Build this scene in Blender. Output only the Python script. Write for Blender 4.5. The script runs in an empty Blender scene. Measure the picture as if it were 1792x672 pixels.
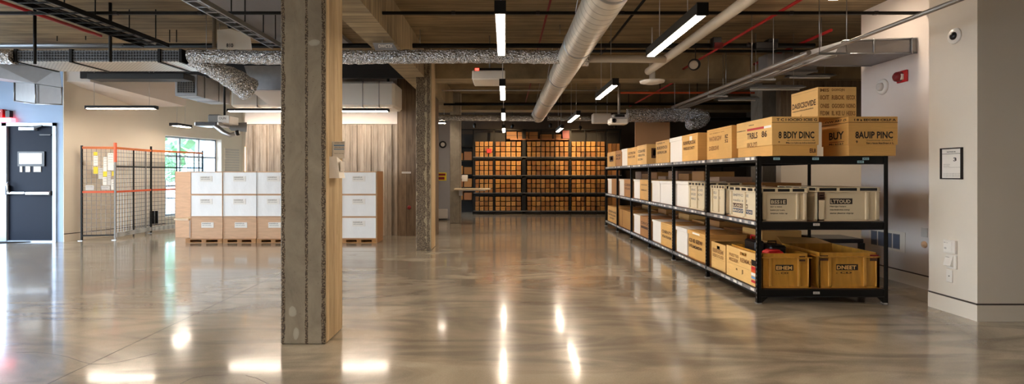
import bpy, bmesh, math, random
from mathutils import Vector, Matrix
R = random.Random(7)
SC = bpy.context.scene
COL = SC.collection
F = 900.0; CX = 884.0; CY = 305.0; CH = 1.5
def W(x, y, Z):                      # photo pixel + distance -> point in the room
    return Vector(((x-CX)*Z/F, Z, CH+(CY-y)*Z/F))

# ------------------------------------------------------------------ materials
MATS = {}
def lin(c):
    return tuple(((v/255)/12.92 if v/255 <= .04045 else ((v/255+.055)/1.055)**2.4) for v in c)
def nodes(name):
    m = bpy.data.materials.new(name); m.use_nodes = True
    nt = m.node_tree; b = nt.nodes['Principled BSDF']
    MATS[name] = m
    return m, nt, b
def N(nt, t, **kw):
    n = nt.nodes.new(t)
    for k, v in kw.items():
        if k in n.inputs: n.inputs[k].default_value = v
        else: setattr(n, k, v)
    return n
def coords(nt, scale=(1,1,1), world=False):
    mp = N(nt, 'ShaderNodeMapping'); mp.inputs['Scale'].default_value = scale
    if world:
        g = N(nt, 'ShaderNodeNewGeometry'); nt.links.new(g.outputs['Position'], mp.inputs[0])
    else:
        t = N(nt, 'ShaderNodeTexCoord'); nt.links.new(t.outputs['Object'], mp.inputs[0])
    return mp.outputs[0]
def ramp(nt, fac, stops):
    r = N(nt, 'ShaderNodeValToRGB'); e = r.color_ramp.elements
    while len(e) < len(stops): e.new(.5)
    for i, (p, c) in enumerate(stops):
        e[i].position = p; e[i].color = (c, c, c, 1) if not hasattr(c, '__len__') else (*c[:3], 1)
    nt.links.new(fac, r.inputs[0]); return r.outputs[0]
def mixc(nt, fac, a, b, mode='MIX'):
    m = N(nt, 'ShaderNodeMix'); m.data_type = 'RGBA'; m.blend_type = mode
    for s, v in ((m.inputs[0], fac), (m.inputs[6], a), (m.inputs[7], b)):
        if isinstance(v, (int, float)): s.default_value = v
        elif isinstance(v, tuple): s.default_value = (*v[:3], 1)
        else: nt.links.new(v, s)
    return m.outputs[2]
def bump(nt, b, h, strength=.3, dist=.01, normal=None):
    n = N(nt, 'ShaderNodeBump'); n.inputs['Strength'].default_value = strength; n.inputs['Distance'].default_value = dist
    nt.links.new(h, n.inputs['Height'])
    if normal: nt.links.new(normal, n.inputs['Normal'])
    nt.links.new(n.outputs[0], b.inputs['Normal']); return n.outputs[0]
def mat(name, rgb, rough=.6, metal=0, var=.08, scale=(6,6,6), bmp=.1, det=4, emit=0, spec=.5, world=False):
    m, nt, b = nodes(name); c = lin(rgb)
    n = N(nt, 'ShaderNodeTexNoise', Scale=1.0, Detail=det); nt.links.new(coords(nt, scale, world), n.inputs['Vector'])
    col = mixc(nt, n.outputs['Fac'], tuple(v*(1-var) for v in c), tuple(min(1, v*(1+var)) for v in c))
    nt.links.new(col, b.inputs['Base Color'])
    b.inputs['Roughness'].default_value = rough; b.inputs['Metallic'].default_value = metal
    b.inputs['Specular IOR Level'].default_value = spec
    if bmp: bump(nt, b, n.outputs['Fac'], bmp, .01)
    if emit:
        b.inputs['Emission Color'].default_value = (*c, 1); b.inputs['Emission Strength'].default_value = emit
    return m
def kelvin_lamp(name, rgb, strength):
    m, nt, b = nodes(name); c = lin(rgb)
    b.inputs['Base Color'].default_value = (.9,.9,.88,1)
    b.inputs['Emission Color'].default_value = (*c, 1); b.inputs['Emission Strength'].default_value = strength
    return m

mat('wall_white', (222,212,204), .7, var=.03, scale=(3,3,3), bmp=.03)
mat('wall_cream', (226,216,200), .7, var=.03, scale=(3,3,3), bmp=.03)
mat('wall_daylit_blue', (164,190,224), .6, var=.03, scale=(3,3,3), bmp=.03)  # cool daylight on the door wall is put into this colour
mat('wall_dark', (60,48,38), .8, var=.2)
mat('wall_grey', (150,148,150), .7, var=.05)
mat('black_metal', (13,12,11), .5, 0, var=.1, scale=(9,9,9), spec=.25)
mat('black_paint', (14,13,13), .6, 0, var=.1)
mat('reveal', (70,62,56), .7)
mat('galv', (165,168,172), .34, .9, var=.16, scale=(14,14,14), bmp=.05)
mat('galv_dull', (150,150,152), .5, .6, var=.12, scale=(8,8,8), bmp=.05)
mat('steel', (190,190,190), .3, .9, var=.08)
mat('alu', (176,188,204), .38, .5, var=.05)
mat('door_navy', (16,26,44), .6, 0, var=.06, scale=(2,2,2), bmp=.02, spec=.2)
mat('orange', (214,84,32), .5, var=.1)
mat('red', (190,30,34), .45, var=.1)
mat('dark_red', (120,20,22), .5, var=.1)
mat('white_plastic', (232,226,216), .4, var=.03)
mat('cream_plastic', (216,200,168), .42, var=.05, scale=(4,4,4), bmp=.03)
mat('cream_panel', (186,168,138), .45, var=.05, scale=(4,4,4), bmp=.03)
mat('grey_plastic', (130,126,122), .5, var=.05)
mat('ink', (34,26,22), .7, var=.2)
mat('ink_faint', (150,104,56), .7, var=.1)
mat('ink_grey', (140,132,122), .7, var=.1)
mat('ink_blue', (40,60,90), .7, var=.1)
mat('print_light', (214,196,164), .7, var=.05)
mat('paper', (238,232,222), .7, var=.03)
mat('paper_grey', (205,198,190), .7, var=.04)
mat('yellow', (232,206,40), .6, var=.05)
mat('blue_paper', (120,160,200), .6)
mat('green', (40,120,70), .6)
mat('tag_teal', (150,190,200), .5, var=.05)
mat('vent_grey', (92,98,112), .5)
mat('rubber', (20,20,20), .8)
mat('wrap', (246,244,240), .22, 0, var=.05, scale=(7,7,3), bmp=.9, det=6)
mat('brown_panel', (176,132,92), .5, var=.12, scale=(1.5,8,1), bmp=.03)
mat('white_carton', (236,228,216), .6, var=.03)
mat('far_ply', (150,96,52), .5, var=.15, scale=(3,3,9))
mat('grass', (90,110,70), .9, var=.3)
mat('bark', (110,100,85), .9, var=.3)
mat('leaf', (150,195,155), .7, var=.4, scale=(4,4,4))
mat('asphalt', (150,150,150), .9, var=.1)
mat('facade', (225,228,230), .8, var=.05)
mat('facade_glass', (120,150,160), .1, var=.2)
mat('dark_gear', (24,22,24), .35, .2, var=.2)
mat('conduit', (170,164,156), .4, .5, var=.1)
mat('offwhite_pipe', (205,196,182), .5, var=.05)
mat('ink_dark_brown', (70,40,20), .7, var=.2)
kelvin_lamp('lamp_warm', (255,233,208), 26)
kelvin_lamp('lamp_cool', (255,236,214), 22)
kelvin_lamp('lamp_spot', (255,206,150), 60)
kelvin_lamp('exit_glow', (255,70,80), 2.2)
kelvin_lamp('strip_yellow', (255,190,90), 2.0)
kelvin_lamp('led_red', (255,40,30), 2)

def glass_mat():
    m, nt, b = nodes('glass')
    b.inputs['Base Color'].default_value = (.92,.97,1,1); b.inputs['Roughness'].default_value = .02
    b.inputs['Transmission Weight'].default_value = 1; b.inputs['IOR'].default_value = 1.01
    b.inputs['Specular IOR Level'].default_value = .5
glass_mat()

def cardboard(name, rgb, var=.1):
    m, nt, b = nodes(name); c = lin(rgb)
    co = coords(nt, (5,5,60)); n = N(nt, 'ShaderNodeTexNoise', Scale=1.0, Detail=3); nt.links.new(co, n.inputs['Vector'])
    n2 = N(nt, 'ShaderNodeTexNoise', Scale=3.0, Detail=3); nt.links.new(coords(nt), n2.inputs['Vector'])
    a = mixc(nt, n2.outputs['Fac'], tuple(v*(1-2*var) for v in c), tuple(min(1, v*(1+2*var)) for v in c))
    a2 = mixc(nt, ramp(nt, n.outputs['Fac'], [(.4,0),(.7,1)]), a, tuple(v*.95 for v in c))
    nt.links.new(a2, b.inputs['Base Color']); b.inputs['Roughness'].default_value = .62
    bump(nt, b, n.outputs['Fac'], .08, .004)
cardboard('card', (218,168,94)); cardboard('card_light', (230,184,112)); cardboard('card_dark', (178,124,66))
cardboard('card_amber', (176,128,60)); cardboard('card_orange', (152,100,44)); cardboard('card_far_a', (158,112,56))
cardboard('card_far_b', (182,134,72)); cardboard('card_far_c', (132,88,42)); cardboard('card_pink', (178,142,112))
cardboard('card_blush', (214,172,134))

def wood(name, rgb, grain=(2,2,30), rough=.5, dark=.6):
    m, nt, b = nodes(name); c = lin(rgb)
    co = coords(nt, grain); n = N(nt, 'ShaderNodeTexNoise', Scale=1.2, Detail=6, Distortion=1.2); nt.links.new(co, n.inputs['Vector'])
    f = ramp(nt, n.outputs['Fac'], [(.35,0),(.65,1)])
    nt.links.new(mixc(nt, f, tuple(v*dark for v in c), c), b.inputs['Base Color'])
    b.inputs['Roughness'].default_value = rough
    bump(nt, b, n.outputs['Fac'], .12, .005)
wood('pallet_wood', (188,130,66), (2,14,20)); wood('crate_amber', (206,150,58), (9,9,1.2), .4, .72)
wood('plank_cream', (222,200,168), (1,12,12), .45, .85)
wood('blush_wood', (216,172,132), (2,2,14), .5, .86)

def floor_mat():
    m, nt, b = nodes('polished_concrete')
    p = coords(nt, (1,1,1), True)
    n1 = N(nt, 'ShaderNodeTexNoise', Scale=.55, Detail=6, Roughness=.6, Distortion=1.3); nt.links.new(p, n1.inputs['Vector'])
    n2 = N(nt, 'ShaderNodeTexNoise', Scale=1.0, Detail=5, Distortion=2.2)
    nt.links.new(coords(nt, (.45,1.6,1), True), n2.inputs['Vector'])
    n3 = N(nt, 'ShaderNodeTexNoise', Scale=90.0, Detail=3); nt.links.new(p, n3.inputs['Vector'])
    v = N(nt, 'ShaderNodeTexVoronoi', Scale=120.0); nt.links.new(p, v.inputs['Vector'])
    base = mixc(nt, ramp(nt, n1.outputs['Fac'], [(.3,0),(.7,1)]), lin((138,128,112)), lin((198,186,164)))
    base = mixc(nt, ramp(nt, n2.outputs['Fac'], [(.42,0),(.62,.75)]), base, lin((116,106,92)))
    # scattered pale aggregate, grouped in patches
    n4 = N(nt, 'ShaderNodeTexNoise', Scale=1.1, Detail=2); nt.links.new(coords(nt, (1,1,1), True), n4.inputs['Vector'])
    sp = N(nt, 'ShaderNodeMath', operation='LESS_THAN'); sp.inputs[1].default_value = .12; nt.links.new(v.outputs['Distance'], sp.inputs[0])
    mm = N(nt, 'ShaderNodeMath', operation='MULTIPLY'); nt.links.new(sp.outputs[0], mm.inputs[0])
    nt.links.new(ramp(nt, n4.outputs['Fac'], [(.5,0),(.62,1)]), mm.inputs[1])
    sy = N(nt, 'ShaderNodeSeparateXYZ'); nt.links.new(p, sy.inputs[0])
    dv = N(nt, 'ShaderNodeMath', operation='DIVIDE'); dv.inputs[1].default_value = 10; nt.links.new(sy.outputs[1], dv.inputs[0])
    m2 = N(nt, 'ShaderNodeMath', operation='MULTIPLY'); nt.links.new(mm.outputs[0], m2.inputs[0]); nt.links.new(ramp(nt, dv.outputs[0], [(.38,.8),(.6,0)]), m2.inputs[1])
    base = mixc(nt, m2.outputs[0], base, lin((226,214,190)))
    fine = ramp(nt, n3.outputs['Fac'], [(.3,.9),(.7,1.06)])
    base = mixc(nt, 1.0, base, fine, 'MULTIPLY')
    nt.links.new(base, b.inputs['Base Color'])
    r = ramp(nt, n2.outputs['Fac'], [(.3,.13),(.7,.26)])
    nt.links.new(r, b.inputs['Roughness'])
    b.inputs['Specular IOR Level'].default_value = .6; b.inputs['IOR'].default_value = 1.5
    b.inputs['Coat Weight'].default_value = .45; b.inputs['Coat Roughness'].default_value = .08
    n5 = N(nt, 'ShaderNodeTexNoise', Scale=3.0, Detail=2); nt.links.new(p, n5.inputs['Vector'])
    bump(nt, b, n5.outputs['Fac'], .05, .01)
floor_mat()

def ceiling_mat(name, c1, c2, plank=.35, axis=1):
    m, nt, b = nodes(name)
    p = coords(nt, (1,1,1), True)
    sep = N(nt, 'ShaderNodeSeparateXYZ'); nt.links.new(p, sep.inputs[0])
    w = N(nt, 'ShaderNodeMath', operation='DIVIDE'); w.inputs[1].default_value = plank; nt.links.new(sep.outputs[axis], w.inputs[0])
    fr = N(nt, 'ShaderNodeMath', operation='FRACT'); nt.links.new(w.outputs[0], fr.inputs[0])
    fl = N(nt, 'ShaderNodeMath', operation='FLOOR'); nt.links.new(w.outputs[0], fl.inputs[0])
    wn = N(nt, 'ShaderNodeTexWhiteNoise'); wn.noise_dimensions = '1D'; nt.links.new(fl.outputs[0], wn.inputs['W'])
    sc = [1.2,1.2,1.2]; sc = [.5 if i != axis else 9 for i in range(3)]
    n = N(nt, 'ShaderNodeTexNoise', Scale=1.0, Detail=8, Roughness=.65, Distortion=.8); nt.links.new(coords(nt, tuple(sc), True), n.inputs['Vector'])
    n2 = N(nt, 'ShaderNodeTexNoise', Scale=.9, Detail=6, Distortion=1); nt.links.new(p, n2.inputs['Vector'])
    base = mixc(nt, ramp(nt, n.outputs['Fac'], [(.36,0),(.64,1)]), lin(c1), lin(c2))
    base = mixc(nt, 1.0, base, ramp(nt, wn.outputs[0], [(0,.9),(1,1.04)]), 'MULTIPLY')
    base = mixc(nt, 1.0, base, ramp(nt, n2.outputs['Fac'], [(.3,.7),(.65,1.1)]), 'MULTIPLY')
    seam = ramp(nt, fr.outputs[0], [(0,.6),(.03,1)])
    base = mixc(nt, 1.0, base, seam, 'MULTIPLY')
    nt.links.new(base, b.inputs['Base Color']); b.inputs['Roughness'].default_value = .8
    bump(nt, b, n.outputs['Fac'], .35, .02)
ceiling_mat('ceiling_concrete', (112,94,68), (166,144,108), .42)
ceiling_mat('beam_concrete', (132,115,88), (180,160,124), .5, 1)

def planks_mat(name, c1, c2, step, axis=0, groove=.4):
    m, nt, b = nodes(name)
    p = coords(nt, (1,1,1), True)
    sep = N(nt, 'ShaderNodeSeparateXYZ'); nt.links.new(p, sep.inputs[0])
    w = N(nt, 'ShaderNodeMath', operation='DIVIDE'); w.inputs[1].default_value = step; nt.links.new(sep.outputs[axis], w.inputs[0])
    fr = N(nt, 'ShaderNodeMath', operation='FRACT'); nt.links.new(w.outputs[0], fr.inputs[0])
    fl = N(nt, 'ShaderNodeMath', operation='FLOOR'); nt.links.new(w.outputs[0], fl.inputs[0])
    wn = N(nt, 'ShaderNodeTexWhiteNoise'); wn.noise_dimensions = '1D'; nt.links.new(fl.outputs[0], wn.inputs['W'])
    n = N(nt, 'ShaderNodeTexNoise', Scale=1.0, Detail=8, Roughness=.65, Distortion=.6); nt.links.new(coords(nt, (14,14,1.4), True), n.inputs['Vector'])
    base = mixc(nt, ramp(nt, n.outputs['Fac'], [(.35,0),(.65,1)]), lin(c1), lin(c2))
    base = mixc(nt, 1.0, base, ramp(nt, wn.outputs[0], [(0,.74),(1,1.1)]), 'MULTIPLY')
    seam = ramp(nt, fr.outputs[0], [(0,groove),(.08,1)])
    base = mixc(nt, 1.0, base, seam, 'MULTIPLY')
    nt.links.new(base, b.inputs['Base Color']); b.inputs['Roughness'].default_value = .75
    bump(nt, b, n.outputs['Fac'], .3, .01)
planks_mat('plank_wall', (142,128,114), (184,170,154), .17)
planks_mat('formed_concrete', (112,98,82), (150,134,114), .17)
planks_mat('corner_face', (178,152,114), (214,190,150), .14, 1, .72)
planks_mat('dark_pier', (92,76,60), (130,110,88), .2)

def column_mat(name, c1, c2, bands, pale=()):
    """rough hacked bands (object X positions) between smooth cast strips"""
    m, nt, b = nodes(name)
    t = N(nt, 'ShaderNodeTexCoord'); sep = N(nt, 'ShaderNodeSeparateXYZ'); nt.links.new(t.outputs['Object'], sep.inputs[0])
    n = N(nt, 'ShaderNodeTexNoise', Scale=2.2, Detail=8, Roughness=.65, Distortion=.6); nt.links.new(coords(nt, (1.6,1.6,1)), n.inputs['Vector'])
    wob = N(nt, 'ShaderNodeTexNoise', Scale=9.0, Detail=4); nt.links.new(t.outputs['Object'], wob.inputs['Vector'])
    g = N(nt, 'ShaderNodeTexVoronoi', Scale=75.0); nt.links.new(t.outputs['Object'], g.inputs['Vector'])
    mask = None
    for x, w in bands:
        s = N(nt, 'ShaderNodeMath', operation='SUBTRACT'); s.inputs[1].default_value = x; nt.links.new(sep.outputs[0], s.inputs[0])
        a = N(nt, 'ShaderNodeMath', operation='ABSOLUTE'); nt.links.new(s.outputs[0], a.inputs[0])
        wv = N(nt, 'ShaderNodeMath', operation='MULTIPLY'); wv.inputs[1].default_value = w*2; nt.links.new(wob.outputs['Fac'], wv.inputs[0])
        l = N(nt, 'ShaderNodeMath', operation='LESS_THAN'); nt.links.new(a.outputs[0], l.inputs[0]); nt.links.new(wv.outputs[0], l.inputs[1])
        if mask is None: mask = l.outputs[0]
        else:
            mx = N(nt, 'ShaderNodeMath', operation='MAXIMUM'); nt.links.new(mask, mx.inputs[0]); nt.links.new(l.outputs[0], mx.inputs[1]); mask = mx.outputs[0]
    smooth = mixc(nt, ramp(nt, n.outputs['Fac'], [(.3,0),(.7,1)]), lin(c1), lin(c2))
    for (cx_, cz_, sx_, sz_) in pale:
        vd = N(nt, 'ShaderNodeVectorMath', operation='DISTANCE'); mp = N(nt, 'ShaderNodeMapping'); mp.inputs['Location'].default_value = (-cx_/sx_, 0, -cz_/sz_); mp.inputs['Scale'].default_value = (1/sx_, 0, 1/sz_)
        nt.links.new(t.outputs['Object'], mp.inputs[0]); nt.links.new(mp.outputs[0], vd.inputs[0]); ad_ = N(nt, 'ShaderNodeMath', operation='ADD'); nt.links.new(vd.outputs['Value'], ad_.inputs[0]); nt.links.new(wob.outputs['Fac'], ad_.inputs[1])
        smooth = mixc(nt, ramp(nt, ad_.outputs[0], [(.0,.6),(.5,.6),(.9,.45),(1.0,0)]), smooth, lin((196,188,170)))
    pit = N(nt, 'ShaderNodeTexVoronoi', Scale=22.0); nt.links.new(t.outputs['Object'], pit.inputs['Vector'])
    smooth = mixc(nt, ramp(nt, pit.outputs['Distance'], [(.05,.6),(.09,0)]), smooth, lin((60,48,36)))
    rough = mixc(nt, ramp(nt, g.outputs['Distance'], [(.1,0),(.6,1)]), lin((166,146,116)), lin((78,64,48)))
    col = mixc(nt, mask, smooth, rough)
    nt.links.new(col, b.inputs['Base Color']); b.inputs['Roughness'].default_value = .72
    hm = N(nt, 'ShaderNodeMath', operation='MULTIPLY'); nt.links.new(g.outputs['Distance'], hm.inputs[0]); nt.links.new(mask, hm.inputs[1])
    ad = N(nt, 'ShaderNodeMath', operation='MULTIPLY_ADD'); ad.inputs[1].default_value = .25; nt.links.new(n.outputs['Fac'], ad.inputs[0]); nt.links.new(hm.outputs[0], ad.inputs[2])
    bump(nt, b, ad.outputs[0], .8, .012)
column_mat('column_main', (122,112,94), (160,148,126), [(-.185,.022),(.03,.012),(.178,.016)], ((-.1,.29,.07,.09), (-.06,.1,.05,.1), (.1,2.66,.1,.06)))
column_mat('column_rough', (132,118,92), (166,150,120), [(-.06,.09),(.09,.03)])
column_mat('column_plain', (120,112,100), (156,146,130), [(.14,.006)])

def foil():
    m, nt, b = nodes('foil')
    co = coords(nt, (1,1,1))
    v = N(nt, 'ShaderNodeTexVoronoi', Scale=32.0); nt.links.new(co, v.inputs['Vector'])
    n = N(nt, 'ShaderNodeTexNoise', Scale=45.0, Detail=6, Distortion=2.0); nt.links.new(co, n.inputs['Vector'])
    nt.links.new(mixc(nt, ramp(nt, n.outputs['Fac'], [(.44,0),(.56,1)]), lin((120,118,114)), lin((250,250,250))), b.inputs['Base Color'])
    b.inputs['Metallic'].default_value = .95; b.inputs['Roughness'].default_value = .26
    b1 = bump(nt, b, v.outputs['Distance'], .9, .03); bump(nt, b, n.outputs['Fac'], .7, .02, b1)
foil()
def spiral():
    m, nt, b = nodes('spiral_galv')
    w = N(nt, 'ShaderNodeTexWave', Scale=1.9, Distortion=0.0); w.bands_direction = 'Y'; nt.links.new(coords(nt, (.25,1,.25)), w.inputs['Vector'])
    n = N(nt, 'ShaderNodeTexNoise', Scale=6.0, Detail=4); nt.links.new(coords(nt), n.inputs['Vector'])
    seam = ramp(nt, w.outputs['Fac'], [(.0,.55),(.06,1)])
    nt.links.new(mixc(nt, 1.0, mixc(nt, n.outputs['Fac'], lin((190,186,176)), lin((232,228,218))), seam, 'MULTIPLY'), b.inputs['Base Color'])
    b.inputs['Metallic'].default_value = .6; b.inputs['Roughness'].default_value = .38
    bump(nt, b, w.outputs['Fac'], .2, .01)
spiral()
def perforated(name, hole, plate, scale, metal=.5, rough=.5, th=.33):
    m, nt, b = nodes(name)
    v = N(nt, 'ShaderNodeTexVoronoi', Scale=scale, Randomness=0.0); nt.links.new(coords(nt, (1,1,1), True), v.inputs['Vector'])
    nt.links.new(mixc(nt, ramp(nt, v.outputs['Distance'], [(th,1),(th+.06,0)]), lin(plate), lin(hole)), b.inputs['Base Color'])
    b.inputs['Metallic'].default_value = metal; b.inputs['Roughness'].default_value = rough
    bump(nt, b, v.outputs['Distance'], .8, .01)
perforated('perf_black', (8,8,8), (90,92,96), 24, .3, .5, .36)
perforated('perf_silver', (90,88,84), (215,210,200), 18, .6, .35, .2)
perforated('perf_shelf', (60,60,60), (190,188,184), 30, .6, .4, .3)

# ------------------------------------------------------------------ mesh builder
_txt = {}
def text_polys(s):
    if s in _txt: return _txt[s]
    cu = bpy.data.curves.new('t', 'FONT'); cu.body = s; cu.size = 1; cu.resolution_u = 2; cu.offset = .03
    o = bpy.data.objects.new('t', cu)
    COL.objects.link(o)
    dg = bpy.context.evaluated_depsgraph_get()
    me = bpy.data.meshes.new_from_object(o.evaluated_get(dg))
    vs = [v.co.copy() for v in me.vertices]; fs = [tuple(p.vertices) for p in me.polygons]
    bpy.data.objects.remove(o); bpy.data.curves.remove(cu); bpy.data.meshes.remove(me)
    if vs:
        x0 = min(v.x for v in vs); x1 = max(v.x for v in vs); y0 = min(v.y for v in vs); y1 = max(v.y for v in vs)
        vs = [((v.x-x0)/max(x1-x0, 1e-6), (v.y-y0)/max(y1-y0, 1e-6)) for v in vs]
    _txt[s] = (vs, fs); return _txt[s]

def wloc(o):
    v = o.location.copy()
    while o.parent: o = o.parent; v = v + o.location
    return v
class MB:
    def __init__(s): s.bm = bmesh.new(); s.m = []; s.M = None
    def mi(s, m):
        if m not in s.m: s.m.append(m)
        return s.m.index(m)
    def _fin(s, verts, m, smooth=False):
        i = s.mi(m)
        fs = set(f for v in verts for f in v.link_faces)
        for f in fs: f.material_index = i; f.smooth = smooth
    def box(s, x0, x1, y0, y1, z0, z1, m, bev=0, rot=0, ry=0, rx=0):
        c = Vector(((x0+x1)/2, (y0+y1)/2, (z0+z1)/2))
        M = Matrix.Translation(c) @ Matrix.Rotation(rot, 4, 'Z') @ Matrix.Rotation(ry, 4, 'Y') @ Matrix.Rotation(rx, 4, 'X') @ Matrix.Diagonal((max(abs(x1-x0),1e-4), max(abs(y1-y0),1e-4), max(abs(z1-z0),1e-4), 1))
        r = bmesh.ops.create_cube(s.bm, size=1, matrix=M); vs = r['verts']
        if bev:
            es = list(set(e for v in vs for e in v.link_edges))
            i = s.mi(m)
            rb = bmesh.ops.bevel(s.bm, geom=es, offset=bev, segments=1, affect='EDGES')
            s._fin(list(set(rb['verts'])), m)
        else: s._fin(vs, m)
        return s
    def tube(s, pts, r, m, seg=10, cap=True, jit=0, smooth=True):
        pts = [Vector(p) for p in pts]; rs = r if hasattr(r, '__len__') else [r]*len(pts)
        rings = []; up0 = None
        for i, p in enumerate(pts):
            a = pts[max(0, i-1)]; b = pts[min(len(pts)-1, i+1)]; d = (b-a).normalized()
            if up0 is None: up0 = Vector((0,0,1)) if abs(d.z) < .9 else Vector((1,0,0))
            side = d.cross(up0).normalized(); up = side.cross(d).normalized(); up0 = up
            ring = []
            for k in range(seg):
                an = 2*math.pi*k/seg; rr = rs[i]*(1+(R.uniform(-jit, jit) if jit else 0))
                ring.append(s.bm.verts.new(p + side*math.cos(an)*rr + up*math.sin(an)*rr))
            rings.append(ring)
        i_ = s.mi(m)
        for a, b in zip(rings, rings[1:]):
            for k in range(seg):
                f = s.bm.faces.new((a[k], a[(k+1)%seg], b[(k+1)%seg], b[k])); f.material_index = i_; f.smooth = smooth
        if cap:
            for ring in (rings[0][::-1], rings[-1]):
                f = s.bm.faces.new(ring); f.material_index = i_
        return s
    def disc(s, c, n, prof, m, seg=24, smooth=True):
        """lathe about axis n through c; prof = [(radius, distance along n)]"""
        c = Vector(c); n = Vector(n).normalized(); t = Vector((0,0,1)) if abs(n.z) < .9 else Vector((1,0,0))
        u = n.cross(t).normalized(); v = u.cross(n)
        rings = [[s.bm.verts.new(c + n*d + (u*math.cos(2*math.pi*k/seg)+v*math.sin(2*math.pi*k/seg))*max(r,1e-4)) for k in range(seg)] for r, d in prof]
        i_ = s.mi(m)
        for a, b in zip(rings, rings[1:]):
            for k in range(seg):
                f = s.bm.faces.new((a[k], a[(k+1)%seg], b[(k+1)%seg], b[k])); f.material_index = i_; f.smooth = smooth
        for ring in (rings[0][::-1], rings[-1]):
            f = s.bm.faces.new(ring); f.material_index = i_
        return s
    def hull(s, pts, m):
        vs = [s.bm.verts.new(p) for p in pts]
        r = bmesh.ops.convex_hull(s.bm, input=vs)
        dead = [g for g in r['geom_interior'] if isinstance(g, bmesh.types.BMVert)]
        s._fin([v for v in vs if v not in dead], m)
        for g in dead: s.bm.verts.remove(g)
        return s
    def text(s, t, o, right, up, w, h, m):
        """lettering whose lower left corner is o"""
        vs, fs = text_polys(t); o = Vector(o); right = Vector(right); up = Vector(up)
        nv = [s.bm.verts.new(o + right*(x*w) + up*(y*h)) for x, y in vs]
        i_ = s.mi(m)
        for f in fs:
            try: q = s.bm.faces.new([nv[k] for k in f]); q.material_index = i_
            except ValueError: pass
        return s
    def done(s, name, parent=None):
        bm = s.bm
        me = bpy.data.meshes.new(name)
        if True:
            cx = [v.co for v in bm.verts]
            lo = Vector((min(v.x for v in cx), min(v.y for v in cx), min(v.z for v in cx))); hi = Vector((max(v.x for v in cx), max(v.y for v in cx), max(v.z for v in cx)))
        org = Vector(((lo.x+hi.x)/2, (lo.y+hi.y)/2, lo.z))
        bmesh.ops.translate(bm, vec=-org, verts=bm.verts)
        bm.to_mesh(me); bm.free()
        for m in s.m: me.materials.append(MATS[m])
        o = bpy.data.objects.new(name, me); COL.objects.link(o)
        o.location = org
        if parent: o.parent = parent; o.location = org - wloc(parent)
        return o
def tag(o, label=None, cat=None, group=None, kind=None):
    for k, v in (('label', label), ('category', cat), ('group', group), ('kind', kind)):
        if v: o[k] = v
    return o
def thing(name, loc, label, cat, group=None):
    o = bpy.data.objects.new(name, None); COL.objects.link(o); o.location = loc; o.empty_display_size = .1
    return tag(o, label, cat, group)
def struct(name, mb, parent=None):
    o = mb.done(name, parent)
    if not parent: o['kind'] = 'structure'
    return o
def box(*a, **k): return MB().box(*a, **k)
def copy_tree(o, off, parent=None):
    c = o.copy(); COL.objects.link(c)
    if parent: c.parent = parent
    else: c.location = o.location + Vector(off)
    for ch in o.children: copy_tree(ch, off, c)
    return c
RT = (1,0,0); UP = (0,0,1)
# ================================================================== the room
struct('floor', box(-13, 10, -5, 24, -.1, 0, 'polished_concrete'))
struct('ceiling', box(-13, 10, -5, 24, 4.0, 4.2, 'ceiling_concrete'))
# saw-cut joints in the slab, thin strips on its surface
def joint(p, q, w=.006):
    p = Vector(p); q = Vector(q); d = (q-p); L = d.length; c = (p+q)/2
    m = MB(); m.box(c.x-L/2, c.x+L/2, c.y-w/2, c.y+w/2, -.002, .0008, 'reveal', rot=math.atan2(d.y, d.x))
    return struct('floor_joint', m)
def fl(x, y):   # a floor point from the photo
    Z = CH*F/(y-CY); return ((x-CX)*Z/F, Z, 0)
joint(fl(75,676), fl(492,478)); joint(fl(600,428), fl(690,404)); joint(fl(600,440), fl(1056,440), .01)
def crack(pp, w=.004):
    m = MB()
    for a_, c_ in zip(pp, pp[1:]):
        p, q = Vector(fl(*a_)), Vector(fl(*c_)); d = q-p; c = (p+q)/2; m.box(c.x-d.length/2, c.x+d.length/2, c.y-w/2, c.y+w/2, -.002, .0008, 'reveal', rot=math.atan2(d.y, d.x))
    return struct('floor_crack', m)
crack([(28,617),(62,616),(95,620),(120,625),(140,632),(158,637),(185,637),(215,632),(250,624),(275,618)])
crack([(315,672),(335,662),(360,657),(395,656)]); crack([(470,672),(450,662),(430,657)])
# walls
BW = 11.42
struct('wall_left', MB().box(-9.999, -9.82, BW, BW+.16, 0, 4, 'wall_daylit_blue').box(-13, -9.999, BW, BW+.16, 2.62, 4, 'wall_daylit_blue').box(-13,-12.5,BW,BW+.16,0,2.62,'wall_daylit_blue'))
# cream wall running away to the right, with its window opening
A = Vector((-9.80, BW, 0)); D = Vector((.25, 1, 0)).normalized(); L_ = 5.35; NRM = Vector((-1, .25, 0)).normalized()
ang = math.atan2(D.y, D.x)
def along(mb, t0, t1, n0, n1, z0, z1, m):
    c = A + D*((t0+t1)/2) + NRM*((n0+n1)/2)
    return mb.box(c.x-(t1-t0)/2, c.x+(t1-t0)/2, c.y-(n1-n0)/2, c.y+(n1-n0)/2, z0, z1, m, rot=ang)
w0, w1 = 2.55, 4.5
b = MB(); along(b, 0, w0, 0, .3, 0, 4, 'wall_cream'); along(b, w1, L_, 0, .3, 0, 4, 'wall_cream')
along(b, w0, w1, 0, .3, 2.56, 4, 'wall_cream'); along(b, w0, w1, 0, .3, 0, .35, 'wall_cream')
struct('wall_cream_left', b)
b = MB(); fz = (.35, 2.56)
for t in (w0, w0+.62, w0+1.28, w1-.05): along(b, t, t+.05, .2, .26, fz[0], fz[1], 'alu')
for z in (.35, 1.15, 1.98, 2.51): along(b, w0, w1, .2, .26, z, z+.05, 'alu')
win = struct('window_1', b)
g = along(MB(), w0+.01, w1-.01, .225, .235, .37, 2.54, 'glass').done('pane', win)
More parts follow.
